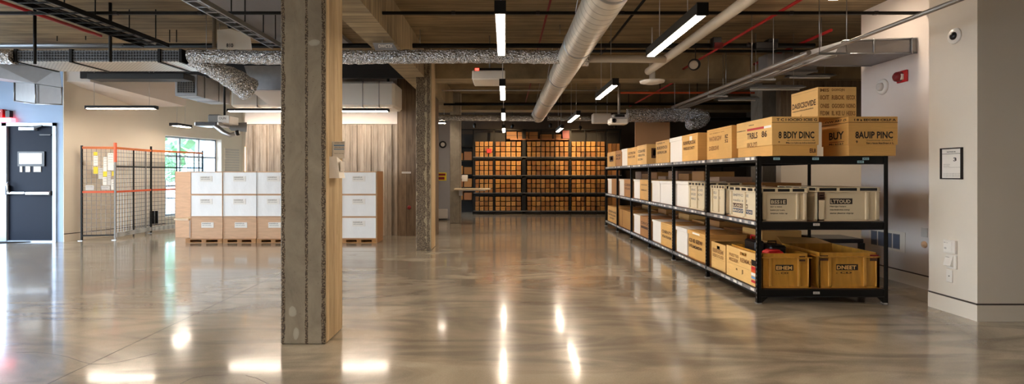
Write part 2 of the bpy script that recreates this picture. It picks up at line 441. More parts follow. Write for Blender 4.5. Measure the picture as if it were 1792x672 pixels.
b = MB(); along(b, 0, w0, -.012, 0, .165, .18, 'reveal'); along(b, 0, w0, -.008, .0, 0, .16, 'wall_cream')
struct('baseboard_left', b)
E = A + D*L_
struct('wall_back_left', box(E.x-.3, -6.3, E.y, E.y+.2, 0, 4, 'wall_cream'))
# sloping bulkhead above the cream wall
P1 = W(145,140,11.3); P2 = W(325,186,12.9)
def up4(p): return Vector((p.x, p.y, 3.98))
q1 = Vector((-10.2, 11.45, P1.z)); q2 = Vector((-9.55, 13.2, P2.z)); 
P1.y = 11.5
struct('trim_1', MB().hull([P1, P2, q1, q2, up4(P1), up4(P2), up4(q1), up4(q2)], 'wall_white'))
# board-marked wall with white band over it
YP = 12.6
xl, xr = -6.36, -2.62
b = MB(); b.box(xl, xr, YP, YP+.25, 0, 2.73, 'plank_wall')
k = xl+.03; i_ = 0
while k < xr-.17: b.box(k, k+.155, YP-(.035,.012,.026,.008,.02)[i_ % 5], YP, 0, 2.695, 'plank_wall'); k += .17; i_ += 1
b.box(xl, xr, YP-.03, YP+.25, 2.73, 4, 'wall_white')
struct('wall_board_marked', b)
struct('wall_side_left', box(xl, xl+.2, YP+.25, E.y, 0, 4, 'wall_cream'))
struct('warm_light_strip', box(xl-.03, xl-.003, YP+.02, YP+.06, 1.0, 2.17, 'strip_yellow'))  # glowing strip standing in for the warm lit gap
struct('wall_dark_pier', box(-2.62, -1.72, YP-.12, YP+.7, 0, 4, 'dark_pier'))
# far grey partition, seen between the columns
struct('wall_grey_far', box(-3.2, -1.5, 17.0, 17.15, 0, 3.4, 'wall_grey'))
struct('wall_link_far', box(-3.3, -3.1, 13.3, 17.0, 0, 4, 'wall_grey'))
struct('wall_back', box(-3.3, 10, 20.9, 21.1, 0, 4, 'wall_dark'))
# right side
XR = 5.49; XP = 4.82
struct('wall_right', box(XR, XR+.25, 5.85, 7.93, 0, 4, 'wall_white'))
struct('wall_right_pier', box(XP, 10, 5.25, 5.85, 0, 4, 'wall_cream'))
struct('wall_right_far', MB().box(5.9, 10, 11.0, 11.2, 0, 2.72, 'wall_cream').box(5.9, 10, 11.0, 11.2, 2.72, 4, 'dark_pier'))
struct('wall_right_outer', box(9.8, 10, 5.85, 21, 0, 4, 'wall_dark'))
def skirting(mb, ax, c, a0, a1, side):
    for (z0, z1, d, m) in ((0, .163, .012, 'wall_cream'), (.163, .18, .004, 'reveal')):
        if ax == 'x': mb.box(c-d, c, a0, a1, z0, z1, m)
        else: mb.box(a0, a1, c-d, c, z0, z1, m)
b = MB(); skirting(b, 'x', XR, 5.86, 7.93, 0); skirting(b, 'x', XP, 5.25, 5.85, 0); skirting(b, 'y', 5.25, XP-.012, 10, 0)
struct('baseboard_right', b)
# behind and beside the camera
struct('wall_near', box(-13, 10, -5.2, -5, 0, 4, 'wall_white'))
struct('wall_near_right', box(9.8, 10, -5, 5.25, 0, 4, 'wall_cream'))
b = MB()
for y0, y1 in ((-5, -3.5), (0, 2.0), (5.5, 7.5), (10.6, BW)): b.box(-13.2, -13, y0, y1, 0, 4, 'wall_white')
b.box(-13.2, -13, -5, BW, 3.1, 4, 'wall_white'); b.box(-13.2, -13, -5, BW, 0, .3, 'wall_white')
struct('wall_far_left', b)
b = MB()
for y0, y1 in ((-3.5, 0), (2.0, 5.5), (7.5, 10.6)):
    for y in (y0, (y0+y1)/2, y1-.05): b.box(-13.12, -13.06, y, y+.05, .3, 3.1, 'alu')
win2 = struct('window_added', b)  # unseen windows, added to bring cool daylight in from the left
# transverse + longitudinal beams
for i, y in enumerate((10.75, 16.0)):
    struct('ceiling_beam', box(-1.5 if i == 0 else -3.0, 9.7, y, y+.55, 3.5, 4.0, 'beam_concrete'))
struct('ceiling_beam', box(-2.02, -1.60, -4.9, 16.0, 3.42, 4.0, 'beam_concrete'))
struct('trim_3', box(-9.3, -2.1, 11.25, 11.3, 3.6, 4.0, 'black_paint'))
struct('ceiling_panel', box(-4.36, -2.9, 5.2, 9.85, 3.93, 4.0, 'wall_grey'))

# columns
def column(x0, x1, y0, y1, m, side, label):
    b = MB(); b.box(x0, x1, y0, y1, 0, 4.0, m, bev=.012)
    b.bm.faces.ensure_lookup_table()
    b.mi(side)
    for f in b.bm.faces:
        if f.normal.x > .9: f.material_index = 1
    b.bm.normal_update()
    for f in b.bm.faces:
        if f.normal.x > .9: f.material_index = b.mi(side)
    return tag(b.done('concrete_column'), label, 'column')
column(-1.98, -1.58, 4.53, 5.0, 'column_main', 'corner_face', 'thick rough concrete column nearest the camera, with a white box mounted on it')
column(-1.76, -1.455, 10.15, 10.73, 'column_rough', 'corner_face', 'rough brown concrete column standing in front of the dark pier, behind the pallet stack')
column(-1.69, -1.36, 15.75, 15.99, 'column_plain', 'column_plain', 'smooth slim grey concrete column with a cream counter fixed to it')
column(6.3, 6.9, 12.6, 13.2, 'column_plain', 'column_plain', 'dim grey concrete column far behind the right shelving')

# door: navy leaf in an aluminium frame, glazed leaf beside it
b = MB(); yb = BW-.03
for x0, x1 in ((-10.03, -9.955), (-11.16, -11.05)): b.box(x0, x1, yb, BW+.13, 0, 2.64, 'alu')
b.box(-12.5, -9.955, yb, BW+.13, 2.57, 2.64, 'alu')
d1 = struct('door_1', b)
leaf = MB().box(-11.05, -10.03, BW+.02, BW+.07, .02, 2.57, 'door_navy', bev=.004).done('door_leaf', d1)
f = MB(); z0, z1, x0, x1 = W(0,291,BW).z, W(0,265,BW).z, W(31,0,BW).x, W(78,0,BW).x
f.box(x0, x1, BW-.006, BW+.02, z0, z1, 'dark_gear'); f.box(x0+.04, x1-.05, BW-.012, BW, z0+.05, z1-.035, 'facade')
tag(f.done('vision_panel', leaf), 'bright window panel')
for a_, c_, m_ in ((34,38,'paper'), (44,52,'paper'), (58,71,'paper_grey')):
    p = W(a_,301,BW); q = W(c_,291,BW); MB().box(p.x, q.x, BW+.008, BW+.02, p.z, q.z, m_).done('notice', leaf)
p = W(13,0,BW); pb = MB(); zb = W(0,338,BW).z
pb.box(-11.03, -10.62, BW-.06, BW-.02, zb-.02, zb+.035, 'steel', bev=.008); pb.box(-10.6, -10.06, BW-.075, BW-.02, zb-.035, zb+.035, 'steel', bev=.01)
pb.box(-10.1, -10.04, BW-.06, BW+.02, zb-.05, zb+.05, 'dark_gear', bev=.006); pb.box(-11.05, -11.0, BW-.06, BW+.02, zb-.04, zb+.17, 'dark_gear', bev=.006)
tag(pb.done('push_bar', leaf), 'silver push bar')
pb = MB(); pb.tube([(-11.0, BW-.03, zb+.25), (-10.97, BW-.09, zb+.2), (-10.96, BW-.09, zb+.06), (-10.95, BW-.04, zb)], .018, 'steel', 8)
pb.done('door_handle', leaf)
cb = MB(); cb.box(-10.75, -10.4, BW-.07, BW+.02, 2.47, 2.545, 'alu', bev=.008); cb.hull([(-10.42,BW-.05,2.5),(-10.2,BW-.1,2.56),(-10.2,BW-.1,2.59),(-10.5,BW-.06,2.56),(-10.42,BW,2.5),(-10.2,BW-.05,2.56)], 'dark_gear')
cb.box(-10.3, -10.05, BW-.05, BW-.02, 2.36, 2.385, 'dark_gear', rot=0); cb.done('door_closer', leaf)
b = MB()
for x0, x1 in ((-11.26, -11.17), (-12.5, -12.4)): b.box(x0, x1, BW, BW+.06, .02, 2.57, 'alu')
for z0, z1 in ((.02, .2), (2.47, 2.57), (1.0, 1.06)): b.box(-12.4, -11.26, BW, BW+.06, z0, z1, 'alu')
d2 = struct('door_2', b); MB().box(-12.4, -11.26, BW+.02, BW+.03, .2, 2.47, 'glass').done('pane', d2)
struct('trim_4', box(-12.5, -9.955, BW-.02, BW+.14, 0, .03, 'alu'))
mt = fl(58, 428); tag(MB().hull([(-12.8,10.2,.001),(-10.5,11.38,.001),(-12.8,11.38,.001),(-12.8,10.2,.012),(-10.5,11.38,.012),(-12.8,11.38,.012)], 'rubber').done('door_mat'), 'dark mat lying on the floor in front of the navy door', 'mat')
# exit sign
e = thing('exit_sign', W(8, 214, BW-.06), 'red exit sign with a glowing pink strip above the navy door', 'sign')
p = W(-22,214,BW); q = W(28,207,BW); MB().box(p.x, q.x, BW-.12, BW, p.z, q.z, 'exit_glow').done('glowing_strip', e)
p2 = W(-22,206,BW); q2 = W(12,192,BW); eb = MB(); eb.box(p2.x, q2.x, BW-.1, BW, q.z+.004, q2.z, 'red', bev=.004); eb.text('EXIT', (p2.x+.03, BW-.102, p2.z+.04), RT, UP, .36, .1, 'paper'); eb.done('sign_face', e)
p3 = W(15,206,BW); q3 = W(23,194,BW); MB().box(p3.x, q3.x, BW-.08, BW, q.z+.004, q3.z, 'dark_gear', bev=.005).done('battery_case', e)

# outside, seen through the openings
struct('ground_outside', box(-40, -6.5, -20, 60, -.3, -.12, 'asphalt'))
bb = MB(); bb.box(-34, -15, 34, 36, 0, 9, 'facade')
for i in range(9):
    for k in range(3): bb.box(-33+i*2, -31.8+i*2, 33.95, 34.1, 1+k*2.6, 2.6+k*2.6, 'facade_glass')
tag(bb.done('building'), 'pale building seen outside through the left window', 'building')
for i, (x, y, h, lb) in enumerate(((-13.0, 19.5, 4.6, 'slender green tree outside the window, nearest the glass'), (-16.2, 22.5, 5.2, 'bushy green tree outside the window, further back'), (-18.3, 21.0, 5.0, 'small green tree outside beyond the glazed door'))):
    t = thing('tree', (x, y, -.12), lb, 'tree', 'trees outside')
    MB().tube([(x,y,-.12),(x+.05,y,1.2),(x-.03,y,h*.55)], [.11,.08,.05], 'bark', 8).done('trunk', t)
    fb = MB()
    for k in range(170):
        a_ = R.uniform(0, 6.28); z_ = R.uniform(.28, 1)*h; rr = (1.15-abs(z_/h-.6)*1.6)*R.uniform(.2, 1)
        c_ = Vector((x+math.cos(a_)*rr, y+math.sin(a_)*rr, z_)); s_ = R.uniform(.1, .22)
        fb.box(c_.x-s_, c_.x+s_, c_.y-s_*.6, c_.y+s_*.6, c_.z-.02, c_.z+.02, 'leaf', rot=R.uniform(0,3), rx=R.uniform(-1,1), ry=R.uniform(-1,1))
    fb.done('foliage', t)
# ================================================================== lamps
def over(x, y):      # underside of whatever is above: beam or slab
    if -2.02 < x < -1.6: return 3.42
    if (10.75 < y < 11.3 and x > -1.5) or 16 < y < 16.55: return 3.5
    return 4.0
def strip_light(p, q, w, h, label, group, m='lamp_warm', rods=True, cable=None):
    """bar light between p and q (bottom centre line), housing above the diffuser"""
    p = Vector(p); q = Vector(q); c = (p+q)/2; L = (q-p).length; ax = abs(q.x-p.x) > abs(q.y-p.y)
    t = thing('strip_light', (c.x, c.y, p.z), label, 'ceiling light', group)
    hx, hy = (L/2, w/2) if ax else (w/2, L/2)
    b = MB(); b.box(c.x-hx, c.x+hx, c.y-hy, c.y+hy, p.z+.012, p.z+h, 'black_metal', bev=.003)
    for s in (-1, 1):
        if ax: b.box(c.x+s*(hx+.001)-.012, c.x+s*(hx+.001)+.012, c.y-hy-.002, c.y+hy+.002, p.z-.004, p.z+h, 'black_metal')
        else: b.box(c.x-hx-.002, c.x+hx+.002, c.y+s*(hy+.001)-.012, c.y+s*(hy+.001)+.012, p.z-.004, p.z+h, 'black_metal')
    hs = b.done('housing', t)
    k = .8; kx, ky = (hx-.02, hy*k) if ax else (hx*k, hy-.02)
    MB().box(c.x-kx, c.x+kx, c.y-ky, c.y+ky, p.z, p.z+.012, m).done('diffuser', hs)
    for s in (-1, 1):
        if rods:
            x = c.x+(s*hx*.8 if ax else 0); y = c.y+(0 if ax else s*hy*.55)
            MB().tube([(x,y,p.z+h),(x,y,over(x,y))], .004, 'steel', 6).done('suspension_wire', t)
    return t
nth = ['nearest', 'second', 'third', 'fourth']
for i, (y0, y1) in enumerate(((4.15,5.65), (7.55,9.05), (10.9,12.4), (14.5,16.0-.05))):
    strip_light((-.04,y0,2.8), (-.04,y1,2.8), .09, .1, f'glowing black-housed strip light, {nth[i]} of the row left of the round duct', 'strip lights left of the duct')
for i, (y0, y1) in enumerate(((4.2,5.7), (7.5,8.95), (11.3,12.9), (14.5,15.9))):
    strip_light((1.61,y0,2.8), (1.61,y1,2.8), .09, .1, f'glowing black-housed strip light, {nth[i]} of the row right of the round duct', 'strip lights right of the duct')
for i, (x, y) in enumerate(((-.04,.8), (1.61,.8), (-4.2,.8), (-6.6,.8), (-9,.8), (-4.2,-2.8), (-6.6,-2.8), (-9,-2.8), (7.2,8.4), (-6.9,4.4), (-9.6,7.2), (-9.4,4.0), (-5.6,3.2))):  # extra unseen strips, added as fill light
    strip_light((x,y,2.8), (x,y+1.5,2.8), .09, .1, 'glowing strip light added out of view to brighten the room', 'added strip lights out of view')
strip_light((-9.1,11.2,2.92), (-7.6,11.2,2.92), .12, .07, 'long black bar light glowing in front of the cream wall', None, 'lamp_cool', True)
strip_light((-6.4,11.9,2.95), (-2.7,11.9,2.95), .12, .06, 'very long bar light in front of the board-marked wall behind the near column', None, 'lamp_cool', False)
strip_light((-8.32,12.9,2.72), (-8.32,13.5,2.72), .2, .07, 'short square pendant light hanging before the window', None, 'lamp_cool', True)
strip_light((-2.3,15.2,3.0), (-1.75,15.2,3.0), .1, .06, 'short bar light in the far passage beside the slim column', None, 'lamp_cool', True)
strip_light((-2.35,13.6,3.05), (-1.95,13.6,3.05), .1, .06, 'short bar light right behind the second column', None, 'lamp_cool', True)
# spot lamps at the back racks
def spot(x, y, z, label, tx, ty, tz, W_, rgb=(255,214,160)):
    t = thing('spotlight', (x,y,z), label, 'spotlight', 'spotlights at the back racking')
    n = (Vector((tx,ty,tz))-Vector((x,y,z))).normalized()
    MB().disc((x,y,z), n, [(.03,-.1),(.05,-.09),(.055,.04),(.048,.04),(.046,.02),(.02,.02)], 'black_metal', 16).done('lamp_head', t)
    MB().disc(Vector((x,y,z))+n*.021, n, [(.045,0),(.045,.006)], 'lamp_spot', 16).done('bulb', t)
    MB().tube([(x,y,z+.03),(x,y,4.0)], .008, 'black_metal', 8).done('stem', t)
    l = bpy.data.lights.new('spot_beam', 'SPOT'); l.energy = W_; l.color = lin(rgb); l.spot_size = 1.25; l.spot_blend = .6; l.shadow_soft_size = .05
    o = bpy.data.objects.new('spot_beam', l); COL.objects.link(o); p = Vector((x,y,z))+n*.05
    o.location = p; o.rotation_euler = n.to_track_quat('-Z','Y').to_euler()
spot(.25, 17.8, 3.15, 'small black spotlight lighting the left part of the back racking', -.05, 19.3, 2.5, 70)
spot(2.6, 17.8, 3.1, 'small black spotlight left of the red sign lighting the back racking', 2.75, 19.3, 2.5, 75)
spot(3.7, 17.3, 3.1, 'small black spotlight near the end of the tall shelving', 3.6, 19.4, 1.8, 28)
spot(1.5, 17.0, 3.1, 'small black spotlight lighting the middle of the back racking', 1.4, 19.4, 1.2, 28)
spot(-1.0, 17.0, 3.1, 'small black spotlight nearest the slim grey column', -.8, 19.4, 1.2, 22)
t = tag(MB().disc((4.56,7.0,3.99), (0,0,-1), [(.24,0),(.24,.03),(.2,.05)], 'white_plastic', 28).disc((4.56,7.0,3.94), (0,0,-1), [(.19,0),(.17,.012)], 'lamp_warm', 28).done('ceiling_lamp'), 'round glowing lamp flush on the ceiling at the top right', 'ceiling lamp')
tag(MB().disc((2.5,8.75,3.09), (0,0,-1), [(.05,-.3),(.05,-.02),(.21,0),(.2,.03),(.12,.05)], 'white_plastic', 28).tube([(2.5,8.75,3.3),(2.5,8.75,4.0)], .012, 'white_plastic', 8).done('access_point'), 'white round disc hanging where the pale pipe ends', 'ceiling device')

# ================================================================== ducts, pipes and trays
def yl(x, y0, y1, z, r, m, name, label, cat, seg=10, **k):
    n = max(2, int((y1-y0)/1.5)); pts = [(x, y0+(y1-y0)*i/n, z) for i in range(n+1)]
    return tag(MB().tube(pts, r, m, seg, **k).done(name), label, cat)
def xl_(x0, x1, y, z, r, m, name, label, cat, seg=10):
    return tag(MB().tube([(x0,y,z),((x0+x1)/2,y,z),(x1,y,z)], r, m, seg).done(name), label, cat)
# spiral duct
t = thing('spiral_duct', (.98, 5, 3.24), 'large round silver spiral duct running away under the ceiling', 'duct')
b = MB(); pipe_ = b.tube([(.98,-3,3.24)]+[(.98,y,3.24) for y in (0,3,5,8,11,15.3)], .2, 'spiral_galv', 40).done('pipe', t)
for y in (4.6, 6.8, 9.1, 11.6, 14.2): MB().disc((.98,y,3.24), (0,1,0), [(.203,0),(.208,.01),(.208,.05),(.203,.06)], 'galv', 40).done('collar', pipe_)
MB().disc((.98,15.3,3.24), (0,1,0), [(.206,-.04),(.206,.0),(.17,.03),(.02,.05)], 'galv', 40).done('end_cap', pipe_)
for y in (6.0, 10.0, 13.5):
    for s in (-1, 1): MB().tube([(.98+s*.16,y,3.38),(.98+s*.05,y,4.0)], .004, 'steel', 6).done('hanger', t)
# foil covered flexible duct
def flex(pts, r, label, rr=None, jit=.12, name='flexible_duct', seg=20, m='foil'):
    P = [Vector(p) for p in pts]; out = []; rad = []
    for i in range(len(P)-1):
        n = max(1, int((P[i+1]-P[i]).length/.05))
        for k in range(n):
            f_ = k/n; out.append(P[i].lerp(P[i+1], f_)); r0 = rr[i] if rr else r; r1 = rr[i+1] if rr else r; rad.append((r0+(r1-r0)*f_)*(1+.035*math.sin(len(out)*1.9)+R.uniform(-.02,.02)))
    out.append(P[-1]); rad.append(rr[-1] if rr else r)
    # smooth the path
    for _ in range(4): out = [out[0]]+[(out[i-1]+out[i]*2+out[i+1])/4 for i in range(1, len(out)-1)]+[out[-1]]
    return tag(MB().tube(out, rad, m, seg, jit=jit*.5, smooth=False).done(name), label, 'duct')
fz_ = lambda x, y, Z=7.64: W(x, y, Z)
flex([fz_(332,98), fz_(480,101), fz_(620,100), fz_(720,99), fz_(860,98), fz_(930,99), fz_(985,100)], .102, 'long crinkled silver foil duct crossing the room to the round duct')
flex([W(1004,100,7.64), W(1030,102,7.64)], .12, 'short foil sleeve where the pale pipe meets the round duct', jit=.15)
tag(MB().tube([W(1030,103,7.64), W(1100,103,7.64), W(1165,104,7.6)], .055, 'offwhite_pipe', 16).done('pipe'), 'thick pale pipe running right from the foil sleeve', 'pipe')
tag(MB().tube([(2.42,4.3,3.24),(2.42,6,3.24),(2.42,7.4,3.24),(2.42,8.7,3.24)], .062, 'offwhite_pipe', 18).done('pipe'), 'thick pale pipe running away right of the strip lights', 'pipe')
flex([W(334,104,7.75), W(375,122,7.9), W(412,140,8.1), W(437,157,8.3)], .1, 'crinkled foil duct bending down from the left grille duct', rr=[.1,.13,.17,.2], jit=.1)
flex([W(-30,100,7.6), W(0,99,7.6), W(26,100,7.6)], .105, 'short crinkled foil duct at the far left end of the perforated duct')
flex([W(768,206,15.0), W(900,207,15.0), W(940,207,15.0)], .085, 'thin crinkled foil duct far back, left of the round duct end')
flex([W(958,207,15.2), W(1000,207,15.2), W(1062,208,15.2)], .075, 'thin crinkled foil duct far back, right of the round duct end')
flex([W(1098,202,12.4), W(1150,201,12.4), W(1205,200,12.4), W(1232,204,12.3), W(1226,214,12.2), W(1205,218,12.1)], .17, 'fat silver duct with crumpled elbow above the shelving', rr=[.16,.17,.17,.18,.15,.13], jit=.16)
# rectangular perforated duct on the left
b = MB(); x0 = W(30,0,7.6).x; x1 = W(318,0,7.6).x; z0, z1 = 3.16, 3.335
t = thing('perforated_duct', ((x0+x1)/2, 7.6, z0), 'long rectangular duct with black perforated side and silver underside', 'duct')
box(x0, x1, 7.6, 8.3, z0, z1, 'perf_silver').done('duct_body', t)
box(x0+.02, x1-.02, 7.58, 7.6, z0+.01, z1-.01, 'perf_black').done('perforated_side', t)
for x in (x0, (x0+x1)/2-.4, (x0+x1)/2+.9, x1): MB().box(x-.02, x+.02, 7.565, 8.3, z0-.012, z1+.01, 'black_metal').done('frame', t)
tag(box(W(152,0,8.6).x, W(322,0,8.6).x, 8.6, 8.9, W(0,138,8.6).z, W(0,127,8.6).z, 'black_paint', bev=.01).done('steel_channel'), 'black steel channel just under the perforated duct', 'beam')
# sheet metal duct boxes upper left
t = thing('sheet_metal_duct', W(60,182,9.5), 'angular sheet metal duct box hanging at the upper left', 'duct')
pts = lambda *a: [W(*p) for p in a]
MB().hull(pts((25,177,9.9),(62,182,9.2),(108,182,9.2),(25,143,9.9),(62,147,9.2),(108,154,9.2),(60,182,10.3),(108,182,10.3),(60,143,10.3),(108,150,10.3)), 'galv_dull').done('box', t)
MB().hull(pts((-10,112,9.3),(40,112,9.3),(-10,135,9.3),(62,146,9.15),(108,153,9.15),(104,118,9.15),(-10,112,10),(40,112,10),(104,120,10.0),(62,150,10.0),(-10,140,10.0)), 'galv_dull').done('elbow', t)
b = MB()
for p, q in (((25,177,9.86),(62,182,9.17)), ((62,182,9.17),(109,183,9.17)), ((62,147,9.17),(62,182,9.17)), ((25,143,9.86),(25,177,9.86)), ((108,152,9.17),(108,182,9.17))): b.tube([W(*p),W(*q)], .012, 'galv', 6)
b.done('flange', t)
# grille duct, big grey duct, white duct
zt, zb_ = W(0,130,10).z, W(0,168,10).z; x0 = W(306,0,10).x; x1 = W(345,0,10).x
t = thing('grille_duct', (x0, 10.7, zb_), 'grey rectangular duct with a dark square grille on its end', 'duct')
b = MB(); b.box(x0, x1, 10, 11.2, zb_, zt, 'galv_dull', bev=.01)
for y in (10.25, 10.75): b.box(x0-.01, x1+.012, y, y+.03, zb_-.01, zt+.01, 'galv_dull')
b.done('duct_body', t)
b = MB(); gx0, gx1, gz0, gz1 = x0+.05, x1-.05, zb_+.06, zt-.05
b.box(gx0, gx1, 9.985, 10.0, gz0, gz1, 'black_paint')
for i in range(9): b.box(gx0, gx1, 9.975, 9.985, gz0+(gz1-gz0)*(i+.2)/9, gz0+(gz1-gz0)*(i+.45)/9, 'grey_plastic')
for i in range(7): b.box(gx0+(gx1-gx0)*(i+.3)/7, gx0+(gx1-gx0)*(i+.45)/7, 9.975, 9.985, gz0, gz1, 'grey_plastic')
b.done('grille', t)
t = thing('galvanised_duct', W(470,157,8.7), 'wide galvanised duct with light lower flange left of the near column', 'duct')
x0, x1 = W(427,0,8.8).x, -2.95
MB().hull([W(427,115,8.8), W(590,115,8.8), W(441,157,8.8), W(590,157,8.8), W(427,115,9.5), W(590,115,9.5), W(452,168,9.5), W(590,160,9.5)], 'galv').done('duct_body', t)
MB().hull(pts((441,158,8.75),(590,158,8.75),(441,160,8.75),(590,160,8.75),(490,186,9.6),(590,186,9.6),(470,184,9.6),(590,178,9.6)), 'wall_white').done('flange', t)
t = thing('wrapped_duct', (-4.3, 11.9, 3.02), 'white wrapped rectangular duct above the board-marked wall', 'duct')
b = MB(); b.box(-6.2, -2.5, 11.6, 12.5, 3.02, 3.6, 'white_plastic', bev=.05); b.done('duct_body', t)
b = MB()
for x in (-5.6, -4.6, -3.22, -2.85): b.box(x, x+.012, 11.592, 12.5, 3.012, 3.605, 'grey_plastic')
b.done('seam', t)
for x in (-2.66, -4.9): MB().tube([(x,11.7,3.55),(x,11.7,4.0)], .03, 'black_metal', 8).done('hanger', t)
# fan coil, cassette, other hung boxes
t = thing('fan_coil_unit', W(410,88,8.2), 'beige ceiling fan unit standing above the foil duct', 'fan unit')
MB().hull(pts((380,52,8.2),(402,50,8.2),(438,62,8.2),(441,87,8.2),(380,87,8.2),(380,52,8.7),(402,50,8.7),(438,62,8.7),(441,87,8.7),(380,87,8.7)), 'wall_cream').done('casing', t)
b = MB(); p = W(396,83,8.19); b.text('810', p, RT, UP, .11, .065, 'ink'); b.done('marking', t)
b = MB(); b.tube([W(400,48,8.3),W(408,43,8.3),W(418,46,8.3),W(422,57,8.3)], .03, 'black_metal', 10); b.done('hose', t)
for x in (384, 436): MB().tube([W(x,60,8.5), Vector((W(x,60,8.5).x, 8.5, 4.0))], .006, 'steel', 6).done('hanger', t)
t = thing('ceiling_projector', W(855,140,9.0), 'flat white unit with red light hanging by the foil duct', 'projector')
p0 = W(826,139,9.0); p1 = W(884,118,9.0)
MB().box(p0.x, p1.x, 9.0, 9.7, p0.z, p1.z-.05, 'white_plastic', bev=.015).done('casing', t)
b = MB(); b.box(p0.x+.05, p1.x-.02, 9.05, 9.6, p1.z-.05, p1.z+.0, 'dark_gear'); b.done('top_gear', t)
MB().box(p0.x+.05, p0.x+.12, 9.035, 9.05, p1.z-.045, p1.z-.005, 'led_red').done('red_light', t)
MB().tube([(p0.x+.3,9.3,p1.z),(p0.x+.3,9.3,4.0)], .012, 'steel', 8).done('hanger', t)
t = thing('projector', W(1083,218,12.0), 'white projector on a long pole in the middle distance', 'projector')
MB().tube([W(1083,201,12.1), W(1083,133,12.1)], .03, 'conduit', 10).done('pole', t)
p0 = W(1068,217,11.9); p1 = W(1100,206,11.9); MB().box(p0.x, p1.x, 11.9, 12.25, p0.z, p1.z, 'white_plastic', bev=.03).done('casing', t)
b = MB(); b.box(p0.x+.07, p1.x-.02, 11.95, 12.2, p1.z, p1.z+.09, 'steel', bev=.01); b.box(p0.x+.12, p1.x-.08, 11.93, 12.2, p1.z+.02, p1.z+.08, 'dark_gear'); b.done('mount', t)
MB().disc(W(1075,211,11.9), (0,-1,0), [(.05,-.03),(.05,.02),(.04,.02),(.035,.0)], 'dark_gear', 16).done('lens', t)
b = MB(); a_ = W(1075,134,12.1); c_ = W(1096,109,12.1); b.box(a_.x, c_.x, 12.0, 12.2, a_.z, c_.z, 'black_metal', bev=.01); b.tube([W(1084,146,12.1), W(1108,110,12.3)], .022, 'conduit', 8); b.done('ceiling_bracket', t)
p0 = W(1038,215,14.6); p1 = W(1070,198,14.6)
t = tag(MB().box(p0.x, p1.x, 14.6, 14.9, p0.z, p1.z, 'white_plastic', bev=.02).tube([(p0.x+.1,14.7,p1.z),(p0.x+.1,14.7,4.0)], .008, 'steel', 6).tube([(p1.x-.1,14.7,p1.z),(p1.x-.1,14.7,4.0)], .008, 'steel', 6).done('white_unit'), 'plain white box unit hanging left of the pole projector', 'ceiling unit')
p0 = W(655,87,7.3); p1 = W(694,74,7.3)
tag(MB().hull(pts((652,75,7.3),(688,75,7.3),(696,88,7.3),(657,88,7.3),(652,75,7.4),(688,75,7.4),(696,88,7.4),(657,88,7.4)), 'galv_dull').text('DWCTX', (p0.x+.06, 7.297, p0.z+.025), RT, UP, .2, .05, 'paper').tube([(p0.x+.1,7.35,p1.z-.02),(p0.x+.1,7.35,3.42)], .004, 'steel', 6).done('duct_plate'), 'grey plate with pale lettering above the foil duct right of near column', 'plate')
# left projector-like device
t = thing('data_projector', W(385,225,9.5), 'dark and silver projector with a curved arm hanging before the window wall', 'projector')
b = MB(); p0 = W(363,216,9.5); p1 = W(384,200,9.5); b.box(p0.x, p1.x, 9.5, 9.8, p0.z, p1.z, 'grey_plastic', bev=.02); p0 = W(382,217,9.45); p1 = W(403,202,9.45); b.box(p0.x, p1.x, 9.42, 9.75, p0.z, p1.z, 'white_plastic', bev=.012)
b.text('OUN', (p0.x+.03, 9.415, p0.z+.08), RT, UP, .13, .045, 'ink_grey'); b.done('casing', t)
p0 = W(345,221,9.4); p1 = W(388,214,9.4); MB().box(p0.x, p1.x, 9.3, 9.7, p0.z, p1.z, 'steel', bev=.01).box(p0.x+.04, p1.x-.04, 9.28, 9.3, p0.z+.01, p1.z-.01, 'dark_gear').done('tray', t)
MB().tube([W(372,216,9.35),W(382,224,9.3),W(392,232,9.3),(W(403,237,9.3)),W(412,234,9.3)], [.04,.045,.045,.04,.035], 'steel', 12).disc(W(413,233,9.3), (1,0,.2), [(.03,0),(.05,.01),(.05,.05),(.02,.06)], 'dark_gear', 14).done('curved_arm', t)
MB().hull(pts((392,216,9.8),(432,214,9.8),(432,231,9.8),(405,229,9.8),(392,216,10),(432,214,10),(432,231,10),(405,229,10)), 'grey_plastic').done('rear_plate', t)
MB().tube([W(393,202,9.6), Vector((W(393,202,9.6).x, 9.6, 3.98))], .02, 'black_metal', 8).done('pole', t)
# rails and pipes across the room
def rail(x0, x1, y, z, w, m, label, name='rail', slots=False):
    b = MB(); b.box(x0, x1, y-w/2, y+w/2, z-w/2, z+w/2, m)
    if slots:
        x = x0+.3
        while x < x1-.3: b.box(x, x+.05, y-w/2-.004, y+w/2+.004, z-w/2-.004, z+w/2+.004, 'dark_gear'); x += 1.1
    t = tag(b.done(name), label, 'rail')
    return t
rail(-7.6, XR-.01, 6.7, 3.6, .036, 'black_metal', 'slim black channel rail spanning the whole width nearest the camera', slots=True)
xl_(-9.4, 5.35, 8.9, 3.725, .042, 'black_metal', 'black_pipe', 'thick black pipe spanning the room under the slab', 'pipe')
xl_(1.5, 6.3, 9.35, 3.74, .026, 'black_metal', 'black_pipe', 'thinner black pipe behind the thick black one on the right', 'pipe')
xl_(-9.3, -6.4, 8.6, 3.66, .025, 'alu', 'conduit', 'pale blue conduit above the perforated duct', 'pipe')
xl_(-1.5, 3.4, 12.2, 3.49, .016, 'conduit', 'conduit', 'thin tan conduit crossing behind the first beam', 'pipe')
xl_(-1.6, 5.0, 13.4, 3.32, .03, 'black_metal', 'black_pipe', 'black pipe crossing low beyond the first beam', 'pipe')
xl_(2.9, 9, 13.0, 3.56, .025, 'orange', 'orange_pipe', 'dull orange pipe crossing above the far shelving', 'pipe')
xl_(-1.5, 9, 15.3, 3.6, .035, 'black_metal', 'black_pipe', 'farthest black pipe before the second beam', 'pipe')
